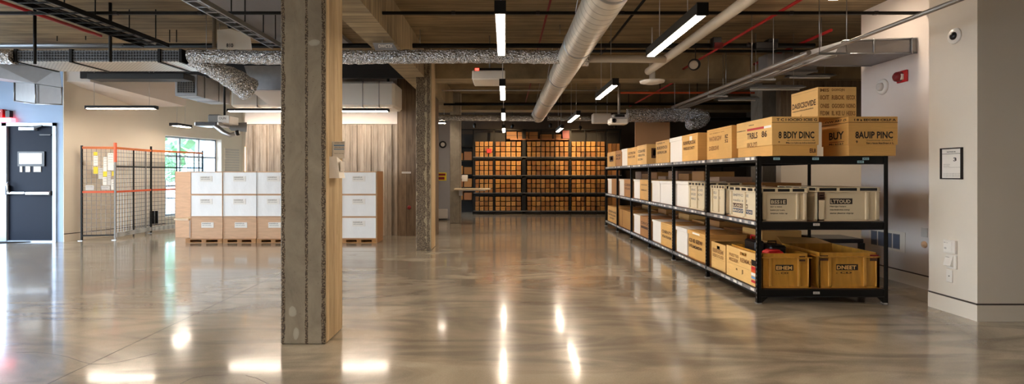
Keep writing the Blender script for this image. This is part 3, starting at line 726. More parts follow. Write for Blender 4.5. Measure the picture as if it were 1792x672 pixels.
xl_(2.9, 9, 14.0, 3.0, .05, 'dark_gear', 'black_pipe', 'thick dark pipe behind the silver duct elbow', 'pipe')
for (x, y0, y1, z, r, m, nm, lb) in ((3.72,6.0,10.74,3.7,.022,'red','sprinkler_pipe','red sprinkler pipe slanting past the black speaker'), (5.2,8.2,10.74,3.8,.024,'red','sprinkler_pipe','red sprinkler pipe at the far right near the wall'),
    (.6,6.5,10.74,3.8,.016,'dark_red','sprinkler_pipe','thin dark red pipe left of the round duct'), (-6.72,6.2,8.55,3.8,.025,'red','sprinkler_pipe','red pipe at the upper left beside the black cable tray'), (1.9,6.6,10.74,3.88,.02,'black_metal','cable','black cable line right of the round duct'), (.62,11.3,15.9,3.7,.016,'dark_red','sprinkler_pipe','thin dark red pipe beyond the first beam'), (3.85,11.3,15.9,3.6,.02,'red','sprinkler_pipe','red sprinkler pipe beyond the first beam above the shelving')):
    yl(x, y0, y1, z, r, m, nm, lb, 'pipe')
for i, (x, z, y0, y1, r) in enumerate(((4.03,3.05,4.5,11.9,.022), (4.08,2.99,6.3,11.7,.013), (4.0,2.985,6.9,11.7,.013), (3.93,2.985,7.4,11.7,.013), (3.87,3.05,6.55,11.9,.032))):
    yl(x, y0, min(y1,12.9), z, r, 'conduit', 'conduit', ('longest grey conduit of the bundle, running up past the pier', 'rightmost of the three thin grey conduits low in the bundle', 'middle one of the three thin grey conduits low in the bundle', 'leftmost of the three thin grey conduits low in the bundle', 'thickest grey conduit, leftmost of the bundle above the shelving')[i], 'pipe')
for y, lb in ((6.2,'nearest'), (7.9,'second'), (9.6,'third'), (11.5,'farthest')):
    b = MB(); b.box(3.78, 4.16, y, y+.04, 2.945, 2.97, 'galv'); b.tube([(3.8,y+.02,2.95),(3.8,y+.02,4.0)], .005, 'galv', 6); b.tube([(4.13,y+.02,2.95),(4.13,y+.02,4.0)], .005, 'galv', 6)
    tag(b.done('conduit_hanger'), lb+' galvanised trapeze hanger carrying the grey conduit bundle', 'hanger', 'trapeze hangers of the conduit bundle')
# ladder trays on the left
def tray(x0, x1, y0, y1, z, label, n=5, m='black_metal'):
    t = thing('cable_tray', ((x0+x1)/2, (y0+y1)/2, z), label, 'cable tray'); b = MB()
    for x in (x0, x1): b.box(x-.012, x+.012, y0, y1, z, z+.06, m)
    y = y0
    while y < y1: b.box(x0, x1, y, y+.02, z, z+.015, m); y += .2
    b.done('ladder', t)
    b = MB()
    for i in range(n):
        x = x0+(x1-x0)*(i+.7)/(n+.4); b.tube([(x+R.uniform(-.02,.02), y0+(y1-y0)*k/6, z+.05+R.uniform(0,.02)) for k in range(7)], R.uniform(.012,.024), R.choice(['dark_gear','black_metal','conduit']), 8)
    b.done('cables', t)
    for y in (y0+.3, (y0+y1)/2, y1-.3):
        for x in (x0, x1): MB().tube([(x,y,z+.05),(x,y,4.0)], .008, 'black_metal', 6).done('hanger', t)
    return t
tray(-5.7, -5.3, 5.2, 8.1, 3.5, 'black ladder cable tray full of cables at the upper left')
tray(-3.62, -3.44, 5.6, 8.0, 3.45, 'narrow silver cable tray just left of the near column', 1, 'galv')
# vertical struts and rods
def strut(x, Z, y, r, m, lb):
    p = W(x, y, Z); tag(MB().tube([(p.x,p.y,p.z),(p.x,p.y,4.0)], r, m, 8).done('hanger_rod'), lb, 'rod')
for x, Z, y, r, m, lb in ((61,7.5,112,.02,'black_metal','thick black hanger rod left in front of the perforated duct'), (193,7.5,108,.022,'black_metal','thick black hanger rod at the middle of the perforated duct'), (375,8.0,84,.03,'bark','brown vertical pipe beside the beige fan unit'),
    (100,9.3,72,.008,'black_metal','thin rod hanging above the left end of the perforated duct'), (150,9.3,70,.008,'black_metal','thin rod right of the red pipe'), (248,9.3,76,.01,'black_metal','thin rod between tray and grille duct'), (297,8.9,74,.008,'black_metal','thin rod above the foil duct bend'), (309,8.9,74,.008,'black_metal','thin rod right beside the rod above the foil duct bend'), (361,7.9,88,.004,'steel','thin wire down to the foil duct clamp'), (269,11.1,140,.004,'steel','thin wire above the cream wall light'),
    (671,8.3,72,.004,'steel','thin wire beside the lettered plate'), (980,8.6,60,.005,'steel','thin wire right of the red pipe under the slab'), (1158,9.0,84,.005,'steel','thin wire beside the big right strip light'), (1298,11.5,137,.006,'steel','thin rod above the shelving'), (1380,11.5,137,.006,'steel','thin rod above the grey conduit bundle'), (1437,8.2,92,.008,'steel','steel rod at the left end of the galvanised duct'), (1220,13.4,180,.01,'black_metal','thin dark rod above the silver elbow'), (1155,13.4,180,.01,'black_metal','thin dark rod above the silver duct'), (735,8.9,84,.006,'steel','thin wire beside the second column top'), (1100,15.9,186,.01,'black_metal','dark rod far behind the pole projector')):
    strut(x, Z, y, r, m, lb)
# things hung on the right
t = thing('ceiling_speaker', W(1215,112,9.2), 'small round black speaker with pale grille on the red pipe', 'speaker')
MB().disc(W(1215,113,9.2), (-.5,-1,-.25), [(.06,-.14),(.1,-.1),(.105,0),(.085,.01)], 'dark_gear', 22).done('body', t); MB().disc(W(1214,113.5,9.1), (-.5,-1,-.25), [(.075,-.005),(.075,.01),(.03,.015)], 'offwhite_pipe', 22).done('grille', t)
p_ = W(1217,104,9.25); MB().tube([p_,(p_.x,p_.y,4.0)], .01, 'dark_gear', 8).done('stem', t)
p0 = W(1244,84,8.8); p1 = W(1259,67,8.8)
tag(MB().box(p0.x, p1.x, 8.7, 8.84, p0.z, p1.z, 'dark_gear', bev=.01).box(p0.x+.02, p1.x+.01, 8.68, 8.72, p0.z-.03, p0.z+.07, 'dark_red', bev=.005).done('valve_box'), 'small black and red valve box on the thick black pipe', 'valve box')
p0 = W(1323,85,8.7); p1 = W(1362,68,8.7)
tag(MB().box(p0.x, p1.x, 8.7, 8.84, p0.z, p1.z-.05, 'dark_gear', bev=.01).box(p0.x+.2, p1.x, 8.68, 8.84, p1.z-.06, p1.z, 'dark_gear', bev=.01).tube([(p0.x,8.8,p0.z+.05),(p0.x-.1,8.8,p0.z+.1)], .04, 'dark_gear', 8).done('pipe_fitting'), 'lumpy black pipe fitting on the thick pipe at right', 'fitting')
# galvanised rectangular duct at the right wall
t = thing('rectangular_duct', (5.0,7.2,3.12), 'flat galvanised duct box against the right wall', 'duct')
MB().hull([(4.45,6.95,3.12),(XR-.01,6.86,3.12),(4.3,7.67,3.12),(XR-.01,7.67,3.12),(4.55,6.95,3.3),(XR-.01,6.86,3.31),(4.4,7.67,3.31),(XR-.01,7.67,3.31)], 'galv_dull').done('duct_body', t)
b = MB()
for p, q in (((4.45,6.94,3.12),(XR-.01,6.85,3.12)), ((4.55,6.94,3.3),(XR-.01,6.85,3.31)), ((4.3,7.68,3.12),(XR-.02,7.68,3.12)), ((5.42,6.85,3.1),(5.42,6.85,3.32)), ((4.95,6.9,3.1),(4.95,6.9,3.32)), ((4.47,6.93,3.1),(4.3,7.68,3.1))): b.tube([p,q], .012, 'galv', 6)
b.done('flange', t)
for i, (x0, x1, y, zz, lb) in enumerate(((1385,1465,10.0,133,'unlit batten light behind the conduit bundle'), (1315,1412,9.0,154,'long unlit silver batten light under the conduit bundle'), (1258,1332,10.6,173,'unlit silver batten light farthest back above the shelving'))):
    p = W(x0,zz+3,y); q = W(x1,zz-3,y); t = thing('batten_light', ((p.x+q.x)/2,y,p.z), lb, 'light fitting')
    MB().hull([(p.x,y,p.z+.05),(q.x,y,p.z+.05),(p.x,y+.3,p.z+.05),(q.x,y+.3,p.z+.05),(p.x+.03,y+.1,p.z+.1),(q.x-.03,y+.1,p.z+.1),(p.x+.03,y+.2,p.z+.1),(q.x-.03,y+.2,p.z+.1)], 'galv').done('reflector', t)
    MB().tube([(p.x+.05,y+.15,p.z+.03),(q.x-.05,y+.15,p.z+.03)], .018, 'white_plastic', 10).done('tube', t)
    for xx in (p.x+.15, q.x-.15): MB().tube([(xx,y+.15,p.z+.09),(xx,y+.15,4.0)], .004, 'steel', 6).done('hanger', t)
p0 = W(1343,125,9.45); p1 = W(1430,93,9.45)
tag(MB().box(p0.x, p1.x, 9.45, 9.8, p0.z, p1.z, 'galv_dull', bev=.01).box(p0.x-.01, p1.x+.01, 9.44, 9.47, p0.z-.01, p0.z+.03, 'galv').box(p0.x+.28, p0.x+.31, 9.44, 9.8, p0.z-.012, p1.z+.01, 'galv').done('sheet_metal_duct'), 'plain grey sheet metal duct box behind the conduit bundle', 'duct')
# wall devices on the right
def onX(Xw, x, y):    # wall at X = Xw, photo pixel -> point on it
    Z = Xw*F/(x-CX); return W(x, y, Z)
p = onX(XR,1581,134); t = thing('fire_alarm', p, 'red fire alarm strobe high on the right wall', 'alarm')
MB().box(p.x-.03, p.x-.001, p.y-.09, p.y+.09, p.z-.08, p.z+.08, 'red', bev=.006).done('back_plate', t); MB().disc(p+Vector((-.03,.02,0)), (-1,0,0), [(.07,0),(.065,.06),(.03,.09)], 'dark_red', 20).done('sounder', t)
MB().box(p.x-.07, p.x-.03, p.y-.05, p.y-.01, p.z-.05, p.z+.03, 'white_plastic', bev=.005).done('strobe', t)
p = onX(XR,1545,152); t = thing('smoke_detector', p, 'cream round detector on the right wall beside the stacked cartons', 'detector')
MB().disc(p, (-1,0,0), [(.115,0),(.11,.02),(.09,.03)], 'white_plastic', 28).done('base', t); MB().disc(p+Vector((-.03,0,0)), (-1,0,0), [(.06,0),(.055,.03),(.03,.045)], 'paper_grey', 22).done('sensor', t)
p = onX(XP,1671,63); t = thing('dome_camera', p, 'white rimmed dark dome camera high on the pier', 'camera')
MB().disc(p, (-1,0,0), [(.085,0),(.08,.012),(.045,.016)], 'white_plastic', 30).done('rim', t); MB().disc(p+Vector((-.015,0,0)), (-1,0,0), [(.043,0),(.036,.015),(.018,.024)], 'dark_gear', 24).done('lens', t)
a_ = onX(XP,1648,0); c_ = onX(XP,1686,0); z0 = 1.5-9/F*c_.y; z0 = 1.447; z1 = 1.785
t = thing('framed_notice', (XP, (a_.y+c_.y)/2, z0), 'black framed white notice hanging on the pier', 'framed notice')
ym, yM = c_.y, a_.y
b = MB()
for q in ((ym,yM,z0,z0+.012), (ym,yM,z1-.012,z1), (ym,ym+.014,z0,z1), (yM-.014,yM,z0,z1)): b.box(XP-.022, XP-.001, q[0], q[1], q[2], q[3], 'ink')
b.done('frame', t)
b = MB(); xs = XP-.0085; b.box(XP-.008, XP-.001, ym+.01, yM-.01, z0+.008, z1-.008, 'paper'); LF = (0,-1,0); w_ = yM-ym
b.text('NOTICE IN', (xs, yM-w_*.28, z1-.05), LF, UP, w_*.4, .014, 'ink'); b.box(xs-.0005, xs, ym+.012, yM-.012, z1-.066, z1-.062, 'ink')
b.text('3', (xs, yM-w_*.58, z1-.145), LF, UP, w_*.15, .04, 'ink')
for k, (l_, s_) in enumerate((('Please do not', .3), ('store cartons', .28), ('in front of this panel at any time', .8))): b.text(l_, (xs, yM-w_*.12, z1-.18-k*.017), LF, UP, w_*s_, .007, 'ink_grey')
for k in range(4): b.text('for stock room staff only please', (xs, yM-w_*.12, z0+.05-k*.011+.01), LF, UP, w_*.78, .006, 'ink_grey')
b.done('sheet', t)
def wallbox(x0, x1, y0, y1, d, name, label, cat, extra=None):
    p = onX(XP, x0, y1); q = onX(XP, x1, y0); ya, yb2 = q.y, p.y; yc = (ya+yb2)/2
    zz0 = 1.5+(CY-y1)*yc/F; zz1 = 1.5+(CY-y0)*yc/F
    b = MB(); b.box(XP-d, XP-.001, ya, yb2, zz0, zz1, 'white_plastic', bev=.004)
    if extra: extra(b, ya, yb2, zz0, zz1)
    return tag(b.done(name), label, cat)
wallbox(1655,1676,420,443,.03,'thermostat','white thermostat with a small display, topmost of three fittings on the pier','thermostat', lambda b,y0,y1,z0,z1: (b.box(XP-.034,XP-.03,y0+.04,y1-.01,z0+.015,z1-.02,'paper',bev=.001), b.text('SET 21', (XP-.035,y1-.015,z1-.035),LF,UP,.05,.008,'ink_grey'), b.text('OD', (XP-.035,y1-.02,z0+.04),LF,UP,.03,.02,'ink_grey')))
wallbox(1659,1676,446,470,.02,'light_switch','white tilted rocker switch, middle of three fittings on the pier','switch', lambda b,y0,y1,z0,z1: (b.hull([(XP-.02,y0+.03,z0+.02),(XP-.02,y1,z0+.02),(XP-.02,y0+.03,z1),(XP-.02,y1,z1),(XP-.055,y0+.03,z0+.03),(XP-.055,y1,z0+.03),(XP-.025,y0+.03,z1-.01),(XP-.025,y1,z1-.01)],'white_plastic'), b.text('SPEED', (XP-.0405,y1-.015,z1-.03),LF,UP,.05,.007,'ink_grey')))
wallbox(1657,1668,472,494,.01,'wall_plate','small blank white plate, lowest of three fittings on the pier','wall plate', lambda b,y0,y1,z0,z1: b.disc((XP-.01,(y0+y1)/2,(z0+z1)/2),(-1,0,0),[(.006,0),(.005,.004)],'ink',10))
p = onX(XR,1624,417); q = onX(XR,1613,400)
tag(box(XR-.012, XR-.001, p.y, q.y, .68, .8, 'paper_grey', bev=.003).done('wall_plate'), 'grey blank plate low on the right wall', 'wall plate')
p = onX(XR,1618,428); tag(MB().disc(p,(-1,0,0),[(.045,0),(.042,.015),(.015,.03),(.01,.035)],'card_blush',20).done('doorbell'), 'small round beige button below the grey plate', 'button')
t = thing('wall_vent', (XR,7.4,.44), 'low louvred wall vent behind the shelving end', 'vent')
b = MB(); b.box(XR-.01, XR-.001, 7.05, 7.75, .42, .7, 'wall_cream', bev=.002); b.done('frame', t)
for k in range(4):
    y_ = 7.14+k*.145; MB().box(XR-.014, XR-.01, y_, y_+.125, .455, .665, 'grey_plastic').box(XR-.0145, XR-.0141, y_+.008, y_+.117, .465, .655, 'vent_grey').done('louvre', t)
# dispenser and leaflet on the near column
xc = -1.58
t = thing('dispenser', (xc,4.75,1.47), 'white folded-metal box on the side of the nearest column', 'dispenser')
MB().hull([(xc+.001,4.62,1.465),(xc+.001,4.8,1.465),(xc+.001,4.62,1.66),(xc+.001,4.8,1.66),(xc+.085,4.64,1.465),(xc+.085,4.8,1.465),(xc+.06,4.64,1.66),(xc+.06,4.8,1.62)], 'white_plastic').done('body', t)
MB().box(xc+.086, xc+.09, 4.66, 4.78, 1.53, 1.62, 'paper_grey').done('front_flap', t)
t = tag(MB().box(xc+.003, xc+.115, 4.7, 4.705, 1.645, 1.8, 'paper').box(xc+.015, xc+.11, 4.698, 4.7, 1.758, 1.77, 'blue_paper').box(xc+.015, xc+.11, 4.698, 4.7, 1.725, 1.734, 'blue_paper').text('HOURS OPEN', (xc+.02,4.699,1.782), RT, UP, .085, .009, 'ink_grey').text('please take one', (xc+.02,4.699,1.742), RT, UP, .085, .009, 'ink_blue').text('back in the tray', (xc+.02,4.699,1.685), RT, UP, .085, .009, 'ink_grey').box(xc+.001, xc+.003, 4.69, 4.72, 1.645, 1.8, 'steel').done('leaflet'), 'blue and white printed sheet above the white box on nearest column', 'leaflet')
# things by the far passage
p0 = W(765,316,16.95); p1 = W(781,302,16.95)
tag(MB().box(p0.x, p1.x, 16.97, 16.999, p0.z, p1.z, 'yellow').box(p0.x+.03, p1.x-.03, 16.965, 16.97, p0.z+.16, p1.z-.03, 'dark_red').box(p0.x+.03, p1.x-.06, 16.965, 16.97, p0.z+.03, p0.z+.12, 'dark_red').done('warning_sign'), 'small yellow sign with dark red blocks on the far grey wall', 'sign')
p = W(775,253,16.99); tag(MB().disc(p,(0,-1,0),[(.12,0),(.12,.02),(.08,.03)],'dark_gear',22).disc(p+Vector((0,-.03,0)),(0,-1,0),[(.07,0),(.06,.01)],'paper_grey',20).done('wall_clock'), 'small round dark rimmed clock on the far grey wall', 'clock')
p0 = W(765,382,16.9); p1 = W(783,373,16.9); tag(MB().box(p0.x,p1.x,16.8,16.99,.05,.36,'paper_grey',bev=.01).done('radiator'), 'low pale panel at the foot of the far grey wall', 'panel')
t = thing('counter', (-.9,15.4,1.05), 'long cream counter fixed to the slim grey column', 'counter')
MB().box(-1.52, -.44, 15.3, 15.72, 1.03, 1.08, 'plank_cream', bev=.006).done('counter_top', t); MB().box(-1.4,-1.3,15.6,15.745,.85,1.03,'steel').box(-1.42,-.6,15.66,15.745,.99,1.03,'steel').done('bracket', t)
p0 = W(807,320,15.4); p1 = W(816,308,15.4)
tag(MB().box(-1.34, -1.16, 15.82, 15.97, 1.28, 1.48, 'white_plastic', bev=.01).box(-1.36,-1.3,15.85,15.93,1.36,1.42,'steel').done('junction_box'), 'small cream box fixed to the side of the slim grey column', 'box')
p = W(711,302,YP-.13); MB_ = MB().box(p.x-.11,p.x+.11,YP-.13,YP-.121,p.z-.02,p.z+.02,'paper_grey'); MB_.text('WOODACRE', (p.x-.1,YP-.1305,p.z-.012), RT, UP, .2, .024, 'ink_grey'); tag(MB_.done('name_plate'), 'small pale name strip on the dark pier', 'sign')
p = W(716,363,YP-.13); tag(MB().disc((p.x,YP-.121,p.z),(0,-1,0),[(.05,0),(.045,.02),(.02,.035)],'dark_red',18).done('push_button'), 'small dark red round button low on the dark pier', 'button')
# louvre panel near the window
p0 = A + D*4.62 + NRM*(-.01); b = MB()
for k in range(14): along(b, 4.62, 5.2, -.03, -.002, 1.2+k*.08, 1.255+k*.08, 'paper_grey')
along(b, 4.6, 5.22, -.01, -.001, 1.17, 2.32, 'wall_cream'); tag(b.done('louvre_panel'), 'pale slatted panel on the wall just right of the window', 'panel')
# ================================================================== shelving on the right
SX0, SX1, SY0 = 2.92, 4.43, 5.95; BAY = 1.5; NB = 6; SY1 = SY0+BAY*NB
SH = (.17, .95, 1.71)          # shelf heights
t = thing('shelving', (SX0, SY0, 0), 'long black three-tier steel shelving running away on the right', 'shelving')
for i in range(NB+1):
    y = SY0+BAY*i
    for x, s in ((SX0, 1), (SX1, -1)):
        b = MB()
        b.box(x, x+s*.045, y, y+.008, .0, 1.711, 'black_metal'); b.box(x, x+s*.008, y, y+.05, 0, 1.711, 'black_metal')
        # slotted holes up the post
        z = .06
        while z < 1.7 and i < 4: b.box(x-s*.0005, x-s*.0001 if s > 0 else x+.0005, y+.018, y+.03, z, z+.022, 'galv'); z += .05
        b.box(x-.012, x+s*.05+ (0 if s > 0 else 0), y-.01, y+.055, 0, .012, 'steel')
        b.done('post', t)
for z in SH:
    b = MB()
    MB().box(SX0+.008, SX1-.008, SY1+.009, SY1+.035, z-.095, z, 'black_metal').done('end_beam', t)
    b.box(SX0+.008, SX1-.008, SY0+.009, SY0+.035, z-.095, z, 'black_metal')
    b.box(SX0+.045, SX1-.045, SY0-.006, SY0+.001, z-.092, z-.084, 'dark_gear'); b.box(SX0+.045, SX1-.045, SY0-.006, SY0+.001, z-.01, z-.002, 'dark_gear')
    b.done('end_beam', t)
    for i in range(NB):
        for x, s in ((SX0, 1), (SX1, -1)):
            b = MB(); y0 = SY0+BAY*i+.03; y1 = SY0+BAY*(i+1)-.002
            b.box(x+s*.002, x+s*.03, y0, y1, z-.07, z, 'black_metal')
            if s > 0:
                b.box(x-.006, x+.002, y0+.01, y1-.01, z-.045, z-.004, 'galv_dull')
                y = y0+.04
                while y < y1-.1:
                    w = R.uniform(.05,.13); b.box(x-.0075, x-.006, y, y+w, z-.04, z-.01, R.choice(['paper','paper','steel','paper_grey','ink_grey'])); y += w+R.uniform(.03,.1)
            b.done('side_beam', t)
    for i in range(NB):
        b = MB(); y0 = SY0+BAY*i+.036; b.box(SX0+.03, SX1-.03, y0, y0+BAY-.01, z-.03, z-.001, 'far_ply'); b.done('shelf_board', t)
        MB().box(SX0+.03, SX1-.03, y0+.7, y0+.74, z-.07, z-.03, 'black_metal').done('crossbar', t)
b = MB()
for x in (SX0+.05, SX1-.05):
    s = 1 if x < 3.5 else -1
    b.hull([(x,SY0+.002,.075),(x+s*.07,SY0+.002,.075),(x,SY0+.002,.01),(x,SY0+.02,.075),(x+s*.07,SY0+.02,.075),(x,SY0+.02,.01)], 'black_metal')
b.done('corner_gusset', t)
for x, z, c in ((3.1,1.665,'tag_teal'), (3.55,1.665,'tag_teal'), (4.13,1.665,'tag_teal'), (4.07,1.63,'tag_teal'), (3.56,.905,'paper_grey'), (3.56,.115,'paper_grey')):
    b = MB(); b.box(x, x+.075, SY0-.008, SY0-.0055, z, z+.028, c); b.text('A12', (x+.01,SY0-.0085,z+.006), RT, UP, .05, .016, 'ink_blue' if c == 'tag_teal' else 'ink_grey'); b.done('shelf_tag', t)

# -------------------------------------------------------------- cartons
FR = lambda x, y, z: ((x, y-.0012, z), RT, UP)            # on a face turned to the camera
LFc = (0,-1,0)
def put_text(b, face, s, u, v, w, h, m, B):
    """face 'f' = front, 's' = aisle side; u,v = place on the face 0..1, w,h = size as share of the face"""
    x0,x1,y0,y1,z0,z1 = B
    if face == 'f': b.text(s, (x0+(x1-x0)*u, y0-.0015, z0+(z1-z0)*v), RT, UP, (x1-x0)*w, (z1-z0)*h, m)
    else: b.text(s, (x0-.0015, y1-(y1-y0)*u, z0+(z1-z0)*v), LFc, UP, (y1-y0)*w, (z1-z0)*h, m)
def put_box(b, face, u0, u1, v0, v1, m, B, d=.001):
    x0,x1,y0,y1,z0,z1 = B
    if face == 'f': b.box(x0+(x1-x0)*u0, x0+(x1-x0)*u1, y0-d, y0, z0+(z1-z0)*v0, z0+(z1-z0)*v1, m)
    else: b.box(x0-d, x0, y1-(y1-y0)*u1, y1-(y1-y0)*u0, z0+(z1-z0)*v0, z0+(z1-z0)*v1, m)
def carton(B, m, label, group=None, prints=(), lid=None, lidm=None, seam=True):
    """lid: share of the height covered by a telescoping lid"""
    x0,x1,y0,y1,z0,z1 = B
    t = thing('carton', ((x0+x1)/2,(y0+y1)/2,z0), label, 'carton', group)
    b = MB(); g = .012 if lid else 0
    b.box(x0+g, x1-g, y0+g, y1-g, z0, z1-(.006 if lid else 0), m, bev=.003)
    if not lid:
        b.box(x0+.004, x1-.004, (y0+y1)/2-.022, (y0+y1)/2+.022, z1, z1+.0008, 'print_light')
        if seam: b.box((x0+x1)/2-.001 if (x1-x0) < 0 else x0-.0008, x0, y0+.02, y1-.02, z1-.03, z1-.028, 'ink_faint')
    for p in prints:
        if p[0] == 'T' and not lid: put_text(b, *p[1:], B)
        elif p[0] == 'B' and not lid: put_box(b, *p[1:], B)
    b.done('carton_body', t)
    if lid:
        b = MB(); b.box(x0, x1, y0, y1, z1-(z1-z0)*lid, z1, lidm or m, bev=.003)
        for p in prints:
            if p[0] == 'T': put_text(b, *p[1:], B)
            else: put_box(b, *p[1:], B)
        b.done('lid', t)
    return t
zt = SH[2]+.003
fy = SY0-.03
A_ = (3.07, 3.612, fy, 6.82, zt, 2.165)
G1 = 'cartons on the top shelf'
txt = [('T','f','8 BDIY DINC',.14,.44,.76,.18,'ink'), ('B','f',0,1,.845,.857,'ink_dark_brown'), ('T','f','T C I IOCIIO ICIIS G',.1,.885,.86,.07,'ink'),
       ('T','f','alls voummcnng, vggmvrg, AIR',.32,.375,.6,.03,'ink'), ('T','f','Ma.i.s.l.jio.a.nd.s.ionnd',.3,.3,.62,.05,'ink'), ('T','f','m',.14,.33,.03,.04,'ink'),
       ('T','s','TRBLS',.33,.5,.3,.17,'ink_dark_brown'), ('T','s','86',.74,.5,.14,.17,'ink_dark_brown'), ('T','s','IIKIUYI',.33,.27,.28,.13,'ink_faint'), ('B','s',.33,.8,.73,.79,'red'), ('B','s',.8,.985,.73,.79,'paper'), ('T','s','DBMSI.IN',.02,.745,.26,.03,'ink'), ('T','s','aabasa',.38,.87,.15,.03,'ink')]
carton(A_, 'card', 'long lidded carton with large black lettering at the near left shelf corner', G1, [p for p in txt], lid=.72, lidm='card_light')
t = bpy.data.objects['carton']
b = MB(); b.text('EIL8', (A_[1]-.1, fy+.0105, zt+.035), RT, UP, .07, .05, 'ink_dark_brown'); b.done('stamp', [c for c in t.children if c.name.startswith('carton_body')][0])
B_ = (3.95, 4.52, fy, 6.42, zt, 2.165)
carton(B_, 'card', 'lidded carton with large black lettering at the near right shelf corner', G1,
   [('T','f','8AUIP PINC',.14,.44,.76,.18,'ink'), ('B','f',0,1,.845,.857,'ink_dark_brown'), ('T','f','I 8 a EEOIIE8 CKLF A',.12,.885,.84,.06,'ink'), ('T','f','Tvoumcnnny, vmgsunh T',.36,.375,.54,.03,'ink'), ('T','f','Ssc.raus.kaclnac.t L',.36,.3,.56,.05,'ink'), ('T','f','9',.15,.32,.04,.07,'ink'),
    ('T','s','BUY',.3,.44,.55,.2,'ink'), ('B','s',0,1,.845,.857,'ink_dark_brown'), ('T','s','-TVW A87 (5',.08,.885,.86,.07,'ink'), ('B','s',.3,.85,.37,.385,'dark_red'), ('T','s','Mc s.i.a.l',.3,.3,.52,.05,'ink')], lid=.72, lidm='card')
C_ = (3.66, 4.112, 6.02, 6.58, 2.167, 2.522)
carton(C_, 'card_light', 'big printed carton standing on top of the two lettered cartons', G1,
   [('T','s','DAISICSOVIDE',.05,.42,.88,.2,'ink_dark_brown'), ('T','s','wasciocrlcb.asnlicadssa',.05,.32,.8,.05,'ink_dark_brown'), ('T','s','d',.36,.1,.05,.1,'ink_faint')] +
   [('T','f',w_,u_,v_,ww,.15 if v_ < .8 else .11,'ink_faint') for u_, ww, ws in ((.06,.23,('IIOIT','ONIIS','FIDIM','MIS')), (.36,.33,('RIBOK','OGOISO','IL KE U','DOIVOJN')), (.74,.23,('RECCX','NOINO','HEEKS',''))) for w_, v_ in zip(ws, (.58,.3,.06,.84)) if w_])
# the aisle row on the top shelf: (near Y, far Y, colour, height, words)
XA = 2.965
def aisle(y0, y1, z, h, m, label, prints=(), x=XA, d=.62, lid=None, lidm=None, g=G1):
    return carton((x, x+d, y0, y1, z, z+h), m, label, g, prints, lid, lidm)
PR = lambda a, b_, v=.62: [('T','s',a,.1,v,.76,.14,'ink_dark_brown'), ('T','s',b_,.1,v-.2,.72,.12,'ink_dark_brown')]
aisle(6.88, 7.72, zt, .445, 'card', 'pale-printed plain carton second from the near corner on the top shelf', [('T','s','WATARGIW',.1,.6,.52,.15,'ink_faint'), ('T','s','DEBSIVI',.1,.3,.4,.14,'ink_faint'), ('T','s','8Z',.75,.63,.12,.12,'ink_dark_brown'), ('T','s','52',.75,.5,.12,.1,'ink_dark_brown'), ('T','s','NII OLMSUA WH',.12,.84,.6,.03,'ink_faint')], x=3.03)
t = aisle(7.92, 8.62, zt, .43, 'card', 'carton with a white shipping label on its near end', PR('BUNIVRLRCKAI','WASUUSOONITY')+[('B','s',.5,.66,.76,.92,'paper'), ('B','f',.28,.62,.5,.78,'paper'), ('T','f','REEF 40',.32,.6,.24,.1,'ink'), ('T','f','GB',.4,.52,.1,.05,'ink')])
aisle(8.64, 9.28, zt, .43, 'white_carton', 'white lidded carton directly behind the shipping-label carton', [], lid=.16, lidm='white_carton')
aisle(9.3, 10.12, zt, .42, 'card', 'brown carton directly behind the nearer white top-shelf carton', PR('BUIOIVSVOI','OISVRUVLCM')+[('T','s','CATRESA VA',.1,.87,.6,.06,'ink_dark_brown')])
aisle(10.78, 11.56, zt, .42, 'card_light', 'brown carton standing alone before a gap, framed label on its near end', PR('COSAIVEE','OEBGUTVA')+[('T','s','SICSN',.1,.22,.5,.1,'ink_dark_brown'), ('B','f',.2,.7,.3,.8,'ink_dark_brown'), ('B','f',.27,.63,.42,.72,'paper_grey')], d=.5)
aisle(11.58, 12.48, zt, .41, 'card', 'brown carton between the gap carton and the far white one', PR('COTRSTAI','KAICCAE'))
aisle(12.5, 13.1, zt, .42, 'white_carton', 'farther of the two white cartons on the top shelf', [], lid=.14, lidm='white_carton', d=.3)
aisle(13.12, 13.8, zt, .41, 'card_dark', 'darker carton behind the farther white one on the top shelf', PR('IOEI','IIUI'), d=.3)
aisle(13.85, 14.92, zt, .41, 'card', 'farthest carton on the top shelf with a framed black label', [('B','s',.3,.78,.35,.72,'ink_dark_brown'), ('B','s',.4,.68,.45,.66,'card_light')])
# plywood board standing on the top shelf, far half
pb_ = MB().box(3.3, 4.18, 13.05, 13.09, zt, 2.82, 'brown_panel'); tag(pb_.done('wooden_board'), 'tall plain brown board standing upright behind the top-shelf cartons', 'board')
# dark wrapped bundle
b = MB(); b.disc((4.0, 8.6, zt+.0), (0,0,1), [(.25,0),(.34,.1),(.36,.3),(.3,.42),(.15,.5),(.03,.52)], 'dark_gear', 18)
bb_ = b.done('wrapped_bundle'); bb_.scale = (1.15,1.7,1); bb_.location.y += 0; tag(bb_, 'glossy black wrapped bundle behind the top-shelf cartons', 'bundle')

